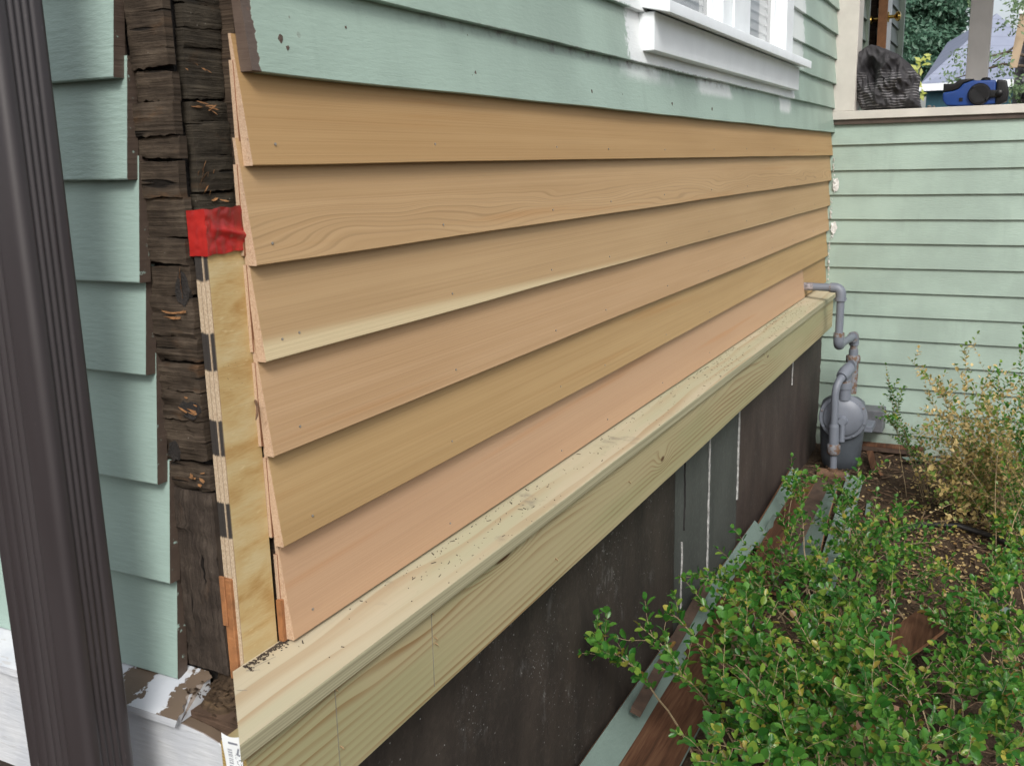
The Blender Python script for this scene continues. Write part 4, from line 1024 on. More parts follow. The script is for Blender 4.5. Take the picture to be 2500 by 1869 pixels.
# ------------------------------------------------------------------ beyond the porch: house, roof, trees
def far(y, z, x, x0=13.0):
    k = (x+0.75)/(x0+0.75); return (x, -0.818+(y+0.818)*k, 1.42+(z-1.42)*k)
nh = thing("neighbour_house", (21.5, 0.0, 0.0), "neighbouring house with blue grey shingle roof and teal wall", "house")
def roof_mat():
    n = N("grey_shingle", 0.8, 0.2); p = n.pos()
    row = n.math('FRACT', n.mul(p[2], 5.5)); b = n.noise(n.vec(n.mul(p[0], 2), n.mul(p[1], 3), n.mul(p[2], 6)), 1, 4, 0.6)
    c = n.mix(b, (0.20, 0.225, 0.30), (0.27, 0.30, 0.385))
    c = n.mix(n.mul(n.sm(row, 0.2, 0.0), 0.4), c, (0.14, 0.15, 0.2))
    return n.out(c)
m_roof = roof_mat()
mb = MB()
rl, rr, rt, rb = far(0.365, 2.285, 20), far(-0.80, 2.285, 20), far(-0.44, 3.055, 22), far(-0.80, 2.72, 22)
rt = (22, rt[1], rt[2]); 
mb.add([rl, rr, (22.0, rb[1], rb[2]), rt], [(0, 1, 2, 3)])
mb.add([rl, rt, (27, rt[1]+1.2, rt[2]), (27, rl[1]+0.2, rl[2])], [(0, 1, 2, 3)])
mb.add([(q[0]+0.02, q[1], q[2]-0.12) for q in (rl, rr, (22.0, rb[1], rb[2]), rt)], [(0, 1, 2, 3)])
mb.build("roof", m_roof, nh)
MB().box(20.0-0.16, 20.0-0.02, rr[1], rl[1]+0.1, rl[2]-0.14, rl[2]-0.01).build("gutter", m_white, nh)
MB().box(20.2, 24, rr[1], rl[1]-0.1, -0.1, rl[2]-0.02).build("wall", plain("teal_siding", (0.05, 0.16, 0.21), 0.6, 0.2, 3, 0.1), nh)
ng = thing("near_gable", (12.3, -1.2, 0.0), "shingled gable roof with tan rake board at the right edge of the view", "roof")
q0, q1, q2, q3 = far(-0.735, 2.442, 12, 8), far(-0.696, 2.055, 12, 8), far(-0.717, 1.958, 12, 8), far(-0.765, 2.45, 12, 8)
mb = MB()
wid = 0.075
mb.add([(12, q0[1], q0[2]), (12, q0[1]-wid*1.35, q0[2]), (12, q1[1]-wid, q1[2]), (12, q1[1]+0.005, q1[2]),
        (12.05, q0[1], q0[2]), (12.05, q0[1]-wid*1.35, q0[2]), (12.05, q1[1]-wid, q1[2]), (12.05, q1[1]+0.005, q1[2])],
       [(0, 1, 2, 3), (4, 5, 6, 7), (0, 1, 5, 4), (1, 2, 6, 5), (2, 3, 7, 6), (3, 0, 4, 7)])
mb.build("rake_board", plain("tan_paint", (0.40, 0.30, 0.20), 0.6, 0.1, 6, 0.1), ng)
MB().box(11.98, 12.06, q0[1]-0.16, q0[1]+0.012, q0[2]+0.001, q0[2]+0.10).build("ridge_end", m_white, ng)
mb = MB()
m_shg = plain("brown_grey_shingle", (0.15, 0.145, 0.165), 0.85, 0.35, 9, 0.2)
rows = 14
ztop, zbot = q0[2]-0.10, q2[2]-0.16
for r_ in range(rows):
    z1 = ztop+(zbot-ztop)*r_/rows; z0 = ztop+(zbot-ztop)*(r_+1)/rows
    t = r_/rows; yl = q0[1]-0.11+(q2[1]-q0[1]+0.02)*t
    y = yl-((r_ % 2)*0.04)
    while y > yl-1.2:
        wdt = R.uniform(0.07, 0.12); x = 12.06+0.25*(1-t)
        mb.add([(x-0.012, y, z0-0.01), (x-0.012, y-wdt+0.006, z0-0.01), (x+0.02, y-wdt+0.006, z1), (x+0.02, y, z1), (x+0.03, y, z0-0.01), (x+0.03, y-wdt+0.006, z0-0.01)], [(0, 1, 2, 3), (0, 4, 5, 1), (0, 3, 4), (1, 5, 2)])
        y -= wdt
tag(mb.build("shingles", m_shg, ng), kind="stuff")
MB().box(12.35, 18, q0[1]-1.4, q2[1]-0.02, -0.1, ztop).build("wall", m_shg, ng)

def leaf_mat(name, c1, c2, trans=0.35, third=None, rough=0.45):
    n = N(name, rough, 0.4)
    g = n.node("ShaderNodeNewGeometry"); oi = n.node("ShaderNodeObjectInfo")
    r = n.math('FRACT', n.add(g.outputs["Random Per Island"], oi.outputs["Random"]))
    c = n.mix(r, c1, c2)
    if third:
        for (lo, cc) in third: c = n.mix(n.sm(n.math('FRACT', n.mul(r, 7.31)), lo, lo+0.02), c, cc)
    n.put(n.b.inputs["Base Color"], c)
    tr = n.node("ShaderNodeBsdfTranslucent"); n.put(tr.inputs[0], c)
    mx = n.node("ShaderNodeMixShader"); mx.inputs[0].default_value = trans
    o = [k for k in n.t.nodes if k.type == 'OUTPUT_MATERIAL'][0]
    n.t.links.new(n.b.outputs[0], mx.inputs[1]); n.t.links.new(tr.outputs[0], mx.inputs[2]); n.t.links.new(mx.outputs[0], o.inputs[0])
    return n.m
m_bark = plain("bark", (0.085, 0.065, 0.048), 0.9, 0.4, 20, 0.6)

def crown_leaves(mb, c, rad, nclump, per, size, rnd, hollow=0.55):
    c = Vector(c)
    for k in range(nclump):
        d = Vector((rnd.gauss(0, 1), rnd.gauss(0, 1), rnd.gauss(0, 1))).normalized()
        rr_ = hollow+(1-hollow)*rnd.random()**0.6
        q = Vector((c.x+d.x*rad[0]*rr_, c.y+d.y*rad[1]*rr_, c.z+d.z*rad[2]*rr_))
        q += Vector((nz(q.x*2, q.y*2, q.z*2), nz(q.x*2+9, q.y*2, q.z*2), nz(q.x*2, q.y*2+9, q.z*2)))*rad[0]*0.25
        cr = size*rnd.uniform(2.0, 4.0)
        for j in range(per):
            o = Vector((rnd.gauss(0, 1), rnd.gauss(0, 1), rnd.gauss(0, .6)))*cr*0.55
            nrm = (d*0.7+Vector((rnd.gauss(0, .6), rnd.gauss(0, .6), rnd.gauss(0.5, .5)))).normalized()
            t = nrm.orthogonal().normalized(); t = (t*math.cos(rnd.uniform(0, 6.28))+nrm.cross(t)*math.sin(rnd.uniform(0, 6.28))).normalized()
            b = nrm.cross(t); s_ = size*rnd.uniform(.6, 1.25); e = q+o
            mb.add([e-t*s_, e+b*s_*0.45-t*s_*0.1, e+t*s_-nrm*s_*0.25, e-b*s_*0.45-t*s_*0.1], [(0, 1, 2, 3)])
def tree(name, base, top, crowns, leafm, label, size, seed, limbs):
    rnd = random.Random(seed)
    t = thing(name, base, label, "tree")
    b = Vector(base)
    MB().tube([b, b.lerp(Vector(top), .3)+Vector((0.03, 0.05, 0)), b.lerp(Vector(top), .7), Vector(top)], [limbs, limbs*.75, limbs*.5, limbs*.25], 10).build("trunk", m_bark, t, smooth=1)
    for cr in crowns[:5]:
        q = Vector(cr[0]); s0 = b.lerp(Vector(top), rnd.uniform(.35, .75))
        MB().tube([s0, s0.lerp(q, .5)+Vector((0, 0, .1)), q], [limbs*.4, limbs*.28, limbs*.1], 7).build("limb", m_bark, t, smooth=1)
    mb = MB()
    for (c_, rad, ncl, per) in crowns: crown_leaves(mb, c_, rad, ncl, per, size, rnd)
    tag(mb.build("crown", leafm, t, recalc=False), kind="stuff")
    return t
f_ = lambda y, z, x=18: far(y, z, x, 11.0)
m_lf1 = leaf_mat("maple_leaf", (0.050, 0.125, 0.080), (0.105, 0.205, 0.135), 0.3)
tree("maple_tree", (34.5, 2.6, -0.02), (34.6, 2.2, 7.5), [
    (f_(0.33, 2.72, 34), (2.0, 1.15, 1.40), 420, 13), (f_(0.12, 3.02, 34.4), (2.0, 1.08, 1.15), 420, 13), (f_(0.48, 3.05, 34.2), (1.9, 0.95, 1.3), 300, 13),
    (f_(0.22, 2.42, 33.6), (1.9, 0.95, 1.05), 320, 13), (f_(0.55, 2.40, 34), (1.9, 1.0, 1.3), 260, 13), (f_(-0.04, 2.92, 34.8), (1.1, 0.60, 0.70), 150, 12), (f_(0.05, 2.62, 34.8), (1.3, 0.62, 0.76), 160, 12),
    (f_(0.10, 2.25, 33), (1.3, 0.7, 0.6), 130, 12)],
    m_lf1, "dense dark green maple standing beyond the open porch", 0.105, 3, 0.25)
m_lf2 = leaf_mat("locust_leaf", (0.16, 0.26, 0.13), (0.27, 0.38, 0.20), 0.5)
g_ = lambda y, z, x=12: far(y, z, x, 8.0)
tree("locust_tree", (12.2, -1.5, -0.02), (12.0, -0.78, 3.6), [
    (g_(-0.74, 2.52), (.5, 0.12, 0.14), 26, 7), (g_(-0.72, 2.36), (.5, 0.09, 0.12), 12, 7), (g_(-0.40, 2.12), (.5, 0.12, 0.10), 14, 7), (g_(-0.58, 2.10), (.5, 0.20, 0.10), 22, 7),
    (g_(-0.32, 2.00), (.5, 0.07, 0.07), 6, 7), (g_(-0.38, 1.88), (.5, 0.14, 0.12), 18, 8), (g_(-0.76, 1.90), (.5, 0.10, 0.07), 22, 8), (g_(-0.36, 2.62, 13.5), (.4, 0.09, 0.16), 9, 7)],
    m_lf2, "light airy locust tree with thin leaves in front of the blue grey roof", 0.030, 5, 0.055)
m_lf3 = leaf_mat("lime_leaf", (0.40, 0.46, 0.08), (0.62, 0.66, 0.22), 0.4)
sh = thing("lime_shrub", (13.2, 0.55, -0.02), "small shrub with bright yellow green leaves behind the black shirt", "shrub")
rnd = random.Random(8); mb = MB()
h_ = lambda y, z: far(y, z, 13.2, 9.0)
for (y, z) in ((0.057, 2.156), (0.041, 2.238), (0.005, 2.175), (0.0, 2.257), (-0.015, 2.196), (0.03, 2.20), (0.065, 2.10), (0.02, 2.12), (-0.01, 1.93), (0.03, 2.02), (0.05, 2.04)):
    q = Vector(h_(y, z))
    for j in range(2):
        a_ = rnd.uniform(0, 3.1); t = Vector((0.3, math.cos(a_), math.sin(a_))).normalized(); nn_ = Vector((-1, 0.3, 0.8)).normalized(); b = nn_.cross(t).normalized()
        L = rnd.uniform(.035, .065); e = q+Vector((0, rnd.gauss(0, .03), rnd.gauss(0, .03)))
        mb.add([e-t*L, e+b*L*.45, e+t*L, e-b*L*.45], [(0, 1, 2, 3)])
mb.build("leaves", m_lf3, sh, recalc=False)["kind"] = "stuff"
MB().tube([(13.2, 0.55, -0.02), (13.2, 0.53, 1.2), h_(0.03, 2.2)], [0.02, .014, .006], 6).build("stem", m_bark, sh, smooth=1)

# ------------------------------------------------------------------ boards and scraps on the ground
m_old = green_paint("old_green_board", c=(0.150, 0.205, 0.182), weather=0.8, across='z', seed=12.0, gloss=0.5)
n = N("rusty_board_back", 0.8, 0.2); p = n.pos()
a = n.noise(n.vec(n.mul(p[0], 3), n.mul(p[1], 26), 2.0), 1, 4, 0.6); f = n.noise(n.vec(n.mul(p[0], 8), n.mul(p[1], 130), 4.0), 1, 3, 0.6)
m_rb = n.out(n.ramp(n.add(n.mul(a, .6), n.mul(f, .4)), (0.35, (0.040, 0.020, 0.012)), (0.5, (0.095, 0.044, 0.024)), (0.66, (0.155, 0.082, 0.046))), bump=f, bs=0.3, bd=0.002)
m_edge = plain("fresh_board_edge", (0.24, 0.115, 0.055), 0.75, 0.3, 30, 0.2)
m_dkb = plain("dark_board", (0.060, 0.036, 0.024), 0.8, 0.4, 25, 0.3)
def board(name, p0, p1, width, thick, roll, mats, label, cat="board", group=None, bend=0.0, segs=14):
    """board from p0 to p1 (centre line); roll = tilt of its width about its length; painted face, back and edges differ"""
    a_, b_ = Vector(p0), Vector(p1); d = (b_-a_).normalized()
    side_ = d.cross(Vector((0, 0, 1))).normalized(); up_ = side_.cross(d)
    wv_ = side_*math.cos(roll)+up_*math.sin(roll); nv_ = wv_.cross(d)*-1
    if nv_.z < 0: nv_ = -nv_
    root = thing(name, tuple((a_+b_)/2-Vector((0, 0, thick))), label, cat, group)
    def strip(e0, e1, t0, t1, nm, m):
        mb = MB(); vs = []; fs = []
        for k in range(segs+1):
            t = k/segs; c_ = a_.lerp(b_, t)+nv_*(bend*math.sin(math.pi*t)+0.0015*nz(t*5, e0*9, 1))
            for (e, tt) in ((e0, t0), (e1, t0), (e1, t1), (e0, t1)): vs.append(c_+wv_*e+nv_*tt)
        for k in range(segs):
            for i in range(4):
                j = (i+1) % 4; fs.append((k*4+i, k*4+j, k*4+4+j, k*4+4+i))
        fs += [(0, 1, 2, 3), (segs*4, segs*4+1, segs*4+2, segs*4+3)]
        mb.add(vs, fs).build(nm, m, root)
    h = width/2
    strip(-h, h, thick*0.75, thick, "face", mats[0])
    strip(-h+0.001, h-0.001, 0, thick*0.749, "core", mats[1])
    return root
board("old_board", (0.55, -0.056, 0.052), (1.72, -0.052, 0.060), 0.072, 0.020, math.radians(-40), (m_old, m_edge), "pale green board leaning on the foundation, the nearer of two", bend=0.004)
board("old_board", (1.66, -0.046, 0.060), (2.72, -0.050, 0.074), 0.052, 0.020, math.radians(-42), (m_old, m_edge), "pale green board leaning on the foundation, the farther of two", bend=0.003)
board("old_board", (2.62, -0.064, 0.052), (3.40, -0.052, 0.082), 0.060, 0.016, math.radians(-52), (m_old, m_edge), "short pale green board standing on edge next to the gas meter pipe", bend=0.003)
board("old_board", (1.30, -0.085, 0.10), (2.05, -0.048, 0.115), 0.030, 0.016, math.radians(-20), (m_dkb, m_dkb), "thin dark lath lying over the green boards")
board("old_board", (0.60, -0.168, 0.038), (2.45, -0.136, 0.048), 0.150, 0.012, math.radians(7), (m_rb, m_old), "broad reddish brown board lying face down beside the green board", bend=0.006)
board("old_board", (1.75, -0.150, 0.052), (3.36, -0.118, 0.060), 0.075, 0.012, math.radians(14), (m_rb, m_edge), "narrow reddish brown board with fresh orange edges", bend=0.004)
board("old_board", (2.25, -0.192, 0.042), (3.40, -0.172, 0.058), 0.070, 0.014, math.radians(-8), (m_dkb, m_edge), "dark brown board whose end points at the meter base", bend=0.003)
board("old_board", (2.60, -0.262, 0.030), (3.36, -0.208, 0.050), 0.085, 0.011, math.radians(22), (m_old, m_edge), "short pale green board with peeling paint beside the dark brown board", bend=0.008)
board("old_board", (2.35, -0.35, 0.018), (3.60, -0.28, 0.030), 0.070, 0.010, math.radians(-12), (m_old, m_dkb), "grey green board pointing from the bush to the meter", bend=0.003)
board("old_board", (1.95, -0.60, 0.055), (2.24, -0.70, 0.050), 0.115, 0.016, math.radians(5), (m_rb, m_edge), "short brown board half hidden under the green bush")
board("old_board", (4.16, -0.20, 0.012), (4.17, -0.52, 0.012), 0.055, 0.03, 0.0, (m_rb, m_dkb), "reddish brown board along the foot of the porch wall")
board("old_board", (1.35, -0.40, 0.02), (1.72, -0.62, 0.03), 0.10, 0.010, math.radians(8), (plain("pink_wood", (0.42, 0.24, 0.16), 0.7, 0.2, 20, 0.2), m_edge), "pinkish offcut under the middle of the green bush")
board("wood_scrap", (4.02, -0.44, 0.020), (4.09, -0.60, 0.014), 0.045, 0.006, 0.0, (m_old, m_dkb), "small pale green scrap on the soil below the porch wall", "scrap")
board("wood_scrap", (3.20, -0.385, 0.010), (3.34, -0.375, 0.014), 0.018, 0.006, 0.2, (m_old, m_edge), "thin pale green sliver on the soil right of the meter", "scrap")
board("wood_scrap", (3.02, -0.50, 0.010), (3.22, -0.475, 0.018), 0.016, 0.008, 0.2, (m_edge, m_dkb), "thin orange brown stick on the soil behind the bush", "scrap")
board("wood_scrap", (3.78, -0.34, 0.020), (4.02, -0.29, 0.030), 0.030, 0.016, 0.1, (m_rb, m_dkb), "reddish stick lying at the foot of the gas meter", "scrap")
board("wood_scrap", (3.72, -0.38, 0.018), (3.88, -0.32, 0.022), 0.014, 0.008, 0.1, (m_edge, m_dkb), "short pale orange stick in front of the gas meter", "scrap")
board("wood_scrap", (2.42, -0.86, 0.010), (2.50, -0.90, 0.012), 0.022, 0.005, 0.0, (m_old, m_dkb), "small blue green scrap on the soil at the right edge", "scrap")
mb = MB()                                               # peeled curl of paint standing on the board
mb.grid(8, 16, lambda u, v: (2.74+0.10*v, -0.075-0.022*math.sin(math.pi*v)-0.004*u, 0.055+0.065*u*math.sin(math.pi*min(1, v+.08))))
tag(mb.build("paint_curl", m_old, smooth=1.2, recalc=False), "upright curl of peeled green paint on the leaning board", "paint flake")
ct = thing("clay_pipe", (1.72, -0.235, 0.02), "broken curved piece of brown clay pipe among the boards", "pipe")
mb = MB()
def shard(r, x0, x1):
    def fn(u, v):
        a_ = math.radians(-60+230*u); return (x0+(x1-x0)*v+0.012*nz(u*5, v*4, 2), -0.235+r*math.cos(a_), 0.045+r*math.sin(a_)*0.9)
    return fn
mb.grid(22, 6, shard(0.062, 1.60, 1.84)); mb.grid(22, 6, shard(0.055, 1.605, 1.835))
mb.build("shell", plain("clay_brown", (0.115, 0.060, 0.040), 0.75, 0.35, 24, 0.4), ct, smooth=1.0)
hose = MB().tube([(2.75, -0.36, 0.018), (2.82, -0.44, 0.030), (2.98, -0.50, 0.032), (3.14, -0.60, 0.028), (3.20, -0.72, 0.020), (3.12, -0.86, 0.018), (2.96, -0.98, 0.016)], 0.011, 10).build("hose", plain("black_rubber", (0.022, 0.021, 0.022), 0.5, 0.3, 20, 0.1), smooth=1)
tag(hose, "dark rubber hose curving over the soil behind the green bush", "hose")
tag(MB().tube([(2.30, -0.80, 0.018), (2.44, -0.83, 0.022), (2.54, -0.86, 0.012)], 0.016, 10).build("hose", m_blk, smooth=1), "short black hose end on the soil at the right", "hose")

# ------------------------------------------------------------------ soil litter
mb = MB()
for k in range(5200):
    x = R.uniform(0.5, 4.2); y = R.uniform(-1.25, -0.05)
    L = R.uniform(0.004, 0.022) if R.random() < .8 else R.uniform(0.02, 0.06); wd = R.uniform(0.001, 0.004)
    a_ = R.uniform(0, 3.14); z = gz(x, y)+R.uniform(0.001, 0.006); dz = R.gauss(0, 0.25)*L
    c_, s_ = math.cos(a_), math.sin(a_)
    mb.add([(x-c_*L-s_*wd, y-s_*L+c_*wd, z-dz), (x-c_*L+s_*wd, y-s_*L-c_*wd, z-dz), (x+c_*L+s_*wd*.6, y+s_*L-c_*wd*.6, z+dz), (x+c_*L-s_*wd*.6, y+s_*L+c_*wd*.6, z+dz), (x, y, z+wd*1.2)],
           [(0, 1, 4), (1, 2, 4), (2, 3, 4), (3, 0, 4)])
tag(mb.build("mulch", leaf_mat("mulch_bits", (0.045, 0.028, 0.017), (0.16, 0.10, 0.060), 0.0, ((0.93, (0.30, 0.22, 0.14)),), 0.9), recalc=False), "brown wood mulch and twigs strewn over the soil", "mulch", kind="stuff")

mb = MB()
for k in range(520):
    x = R.uniform(0.9, 4.15); y = R.uniform(-1.2, -0.22); s_ = R.uniform(0.004, 0.014)*R.choice([.6, .8, 1, 1.5]); z = gz(x, y)
    vs = [(x+s_*R.uniform(.7, 1.2)*dx, y+s_*R.uniform(.7, 1.2)*dy, z+s_*R.uniform(.5, .8)*dz) for dx, dy, dz in ((1, 0, 0), (.3, .9, 0), (-.8, .6, 0), (-.8, -.6, 0), (.3, -.9, 0), (.5, .3, .8), (-.3, .5, .9), (-.4, -.4, .8), (.3, -.5, .9))]
    mb.add(vs, [(0, 1, 5), (1, 6, 5), (1, 2, 6), (2, 7, 6), (2, 3, 7), (3, 4, 7), (4, 8, 7), (4, 0, 8), (0, 5, 8), (5, 6, 7, 8)])
tag(mb.build("soil_clods", m_soil), "small clods of dark soil around the bushes", "soil", kind="stuff")

LV = [(-.5, 0, 0), (-.22, .30, .10), (.12, .37, .12), (.40, .20, .06), (.5, 0, -.03), (.40, -.20, .06), (.12, -.37, .12), (-.22, -.30, .10), (-.2, 0, -.02), (.15, 0, -.01)]
LF = [(0, 8, 1), (1, 8, 9, 2), (2, 9, 3), (3, 9, 4), (4, 9, 5), (5, 9, 6), (6, 9, 8, 7), (7, 8, 0)]
def leaf_frame(q, ax_, nrm, s_, wdt=1.0):
    ax_ = ax_.normalized(); nrm = (nrm-ax_*nrm.dot(ax_)).normalized(); b = nrm.cross(ax_)
    return Matrix(((ax_.x*s_, b.x*s_*wdt, nrm.x*s_, q.x), (ax_.y*s_, b.y*s_*wdt, nrm.y*s_, q.y), (ax_.z*s_, b.z*s_*wdt, nrm.z*s_, q.z), (0, 0, 0, 1)))
def put_leaf(mb, mt):
    mb.add([mt @ Vector(p_) for p_ in LV], LF)
mb = MB()
for k in range(2100):
    if R.random() < 0.45: x = R.gauss(3.15, 0.45); y = R.gauss(-0.80, 0.14)
    else: x = R.uniform(1.1, 4.1); y = R.uniform(-1.2, -0.30)
    if x > 4.17 or x < 0.6: continue
    q = Vector((x, y, gz(x, y)+R.uniform(0.002, 0.010)))
    a_ = R.uniform(0, 6.28)
    put_leaf(mb, leaf_frame(q, Vector((math.cos(a_), math.sin(a_), R.gauss(0, .25))), Vector((R.gauss(0, .4), R.gauss(0, .4), 1)), R.uniform(0.010, 0.018)))
m_dead = leaf_mat("dead_boxwood_leaf", (0.36, 0.25, 0.095), (0.56, 0.43, 0.21), 0.25, ((0.85, (0.24, 0.14, 0.05)),), 0.6)
tag(mb.build("fallen_leaves", m_dead, recalc=False), "small tan fallen leaves scattered over the soil", "leaves", kind="stuff")

# ------------------------------------------------------------------ boxwood bushes
m_box = leaf_mat("boxwood_leaf", (0.028, 0.130, 0.020), (0.096, 0.242, 0.038), 0.36, ((0.72, (0.185, 0.295, 0.046)), (0.93, (0.36, 0.33, 0.060)), (0.975, (0.20, 0.12, 0.04))), 0.30)
m_boxs = plain("boxwood_stem", (0.27, 0.205, 0.120), 0.7, 0.3, 60, 0.2)
m_box_dry = leaf_mat("dry_boxwood_leaf", (0.46, 0.345, 0.125), (0.72, 0.57, 0.28), 0.4, ((0.62, (0.15, 0.25, 0.05)),), 0.5)
def leaf_mesh(m, name):
    me = bpy.data.meshes.new(name); me.from_pydata(LV, [], LF); me.materials.append(m)
    for f in me.polygons: f.use_smooth = True
    return me
def bush(name, base, tips, label, leafm, seed, lsize, singles, leafy=0.6, step=0.011, side_n=3, sag=0.10, spread=0.10, drop=0.0, stemr=0.0024):
    rnd = random.Random(seed)
    root = thing(name, base, label, "bush")
    B0 = Vector(base); mats = []; stems = MB()
    def grow(a_, m_, b_, r0, r1, f0, depth):
        pts = []; k_ = 10
        for k in range(k_+1):
            t = k/k_; q = a_*(1-t)**2+m_*2*t*(1-t)+b_*t*t
            q = q+Vector((nz(q.x*9, q.y*9, seed), nz(q.x*9+5, q.z*9, seed), nz(q.y*9, q.z*9+7, seed)))*0.014*math.sin(math.pi*t)
            pts.append(q)
        stems.tube(pts, [r0+(r1-r0)*k/k_ for k in range(k_+1)], 4, cap=False)
        L = sum((pts[k+1]-pts[k]).length for k in range(k_))
        nl = max(3, int(L*(1-f0)/step)); tw = rnd.uniform(0, 3)
        for k in range(nl+1):
            t = f0+(1-f0)*k/nl; i = min(k_-1, int(t*k_)); fr = t*k_-i
            q = pts[i].lerp(pts[i+1], fr); d = (pts[i+1]-pts[i]).normalized()
            ref = d.orthogonal().normalized(); r_ = ref*math.cos(tw+k*1.571)+d.cross(ref)*math.sin(tw+k*1.571)
            for sg in (1, -1):
                if rnd.random() < drop: continue
                ax_ = (d*rnd.uniform(.45, .8)+r_*sg+Vector((0, 0, .12))).normalized()
                s_ = lsize*rnd.uniform(.48, 1.22)*(0.62+0.38*min(1, (1-t)*6)) 
                nr = (d*1.0-ax_*0.3+Vector((rnd.gauss(0, .25), rnd.gauss(0, .25), .55)))
                mats.append(leaf_frame(q+ax_*s_*0.58, ax_, nr, s_, rnd.uniform(.68, 1.0)))
            if depth == 0 and k > 0 and k < nl-1 and rnd.random() < side_n/nl*2:
                sd_ = r_ if rnd.random() < .5 else -r_
                e = q+(d*.8+sd_*.8+Vector((rnd.gauss(0, .2), rnd.gauss(0, .2), .25)))*rnd.uniform(.04, .10)
                grow(q, q.lerp(e, .5)+Vector((0, 0, .006)), e, r1*.9, r1*.5, 0.15, 1)
        if True:
            d = (pts[-1]-pts[-2]).normalized()
            mats.append(leaf_frame(pts[-1]+d*lsize*.4, d, Vector((rnd.gauss(0, .3), rnd.gauss(0, .3), 1)), lsize*.8))
    for tp in tips:
        T = Vector(tp)
        b = B0+Vector((rnd.gauss(0, spread), rnd.gauss(0, spread), 0)); b.z = -0.01
        if (T-b).length > (0.55 if name == "boxwood_bush" else 0.9): b = b.lerp(Vector((T.x, T.y, -0.01)), 0.45)
        mdl = b.lerp(T, .5)+Vector((0, 0, sag*(0.4+rnd.random())))
        grow(b, mdl, T, stemr*rnd.uniform(.8, 1.4), stemr*.32, 1-leafy*rnd.uniform(.75, 1.1), 0)
    stems.build("branches", m_boxs, root, smooth=1.2, recalc=False)["kind"] = "stuff"
    inv = -WPOS[root.name]
    mats.sort(key=lambda mt: (mt.translation-CAM).length)
    # the ones best in view: spread evenly over the nearer leaves
    near = mats[:int(len(mats)*0.5)]
    pick = near[::max(1, len(near)//singles)][:singles] if singles else []
    ids = set(id(x) for x in pick)
    if singles:
        me = leaf_mesh(leafm, "leaf")
        for mt in pick:
            o = bpy.data.objects.new("leaf", me); col.objects.link(o); o.parent = root
            o.matrix_local = Matrix.Translation(inv) @ mt
    rest = MB()
    for mt in mats:
        if id(mt) not in ids: put_leaf(rest, mt)
    o = rest.build("leaves", leafm, root, smooth=1.4, recalc=False); o["kind"] = "stuff"
    return len(mats)
B1 = [(1.08,-0.06,0.4),(1.18,-0.14,0.4),(1.36,-0.15,0.36),(1.09,-0.22,0.36),(1.52,-0.17,0.34),(1.57,-0.44,0.23),(1.16,-0.53,0.22),(1.41,-0.52,0.21),(1.14,-0.47,0.3),(1.83,-0.56,0.25),(1.05,-0.35,0.4),(1.16,-0.57,0.28),(1.04,-0.45,0.36),(1.82,-0.36,0.26),(1.31,-0.34,0.38),(0.83,-0.45,0.39),(1.13,-0.5,0.22),(1.68,-0.5,0.33),(1.28,-0.29,0.24),(1.15,-0.59,0.21),(1.23,-0.33,0.42),(1.11,-0.64,0.25),(1.34,-0.69,0.3),(0.91,-0.53,0.33),(1.45,-0.38,0.25),(1.17,-0.32,0.21),(1.13,-0.67,0.31),(1.49,-0.58,0.36),(1.34,-0.45,0.41),(1.25,-0.46,0.39),(1,-0.75,0.33),(1.3,-0.35,0.33),(1.33,-0.53,0.21),(1.04,-0.53,0.37),(0.97,-0.41,0.37),(1.57,-0.68,0.22),(1.29,-0.33,0.22),(1.3,-0.48,0.29),(1.08,-0.38,0.41),(0.74,-0.4,0.4),(1.29,-0.53,0.32),(1.39,-0.57,0.27),(1.33,-0.62,0.22),(1.4,-0.59,0.31),(1.28,-0.56,0.39),(1.11,-0.64,0.39),(1.4,-0.63,0.37),(1.47,-0.24,0.25),(1.81,-0.23,0.23),(1.64,-0.46,0.3),(1.31,-0.38,0.38),(0.93,-0.73,0.39),(1.17,-0.4,0.31),(1.06,-0.47,0.29),(1.51,-0.51,0.24),(1.65,-0.54,0.34),(1.32,-0.7,0.25),(1.68,-0.47,0.2),(1.4,-0.37,0.22),(0.96,-0.7,0.34),(1.58,-0.57,0.26),(1.44,-0.31,0.35),(1.26,-0.46,0.34),(0.93,-0.36,0.33),(1.72,-0.29,0.27),(1.21,-0.65,0.41),(0.89,-0.39,0.31),(1.67,-0.32,0.24),(0.95,-0.49,0.32),(0.98,-0.36,0.36),(1.44,-0.66,0.35)]
B2 = [(2.56,-.26,.2),(2.22,-.56,.2),(1.96,-.44,.21),(2.66,-.67,.14),(2.21,-.44,.24),(2.2,-.31,.13),(2.32,-.19,.14),(2.31,-.37,.3),(1.79,-.17,.24),(2.57,-.47,.11),(2.27,-.59,.12),(2.11,-.68,.24),(1.73,-.55,.3),(2.58,-.54,.31),(2.8,-.18,.25),(2.19,-.36,.26),(2.77,-.48,.18),(1.93,-.16,.23),(2.01,-.29,.22),(2.86,-.35,.21),(1.7,-.24,.26),(2.41,-.44,.3),(2.38,-.2,.26),(1.93,-.4,.2),(2.35,-.62,.31),(2.31,-.62,.24),(2.14,-.51,.21),(2.15,-.25,.27),(2.26,-.12,.14),(1.74,-.13,.28),(1.91,-.45,.31),(1.81,-.51,.29),(2.31,-.49,.29),(2.1,-.2,.12),(3.11,-.23,.14),(2.63,-.55,.18),(2.77,-.4,.3),(3.02,-.13,.22)]
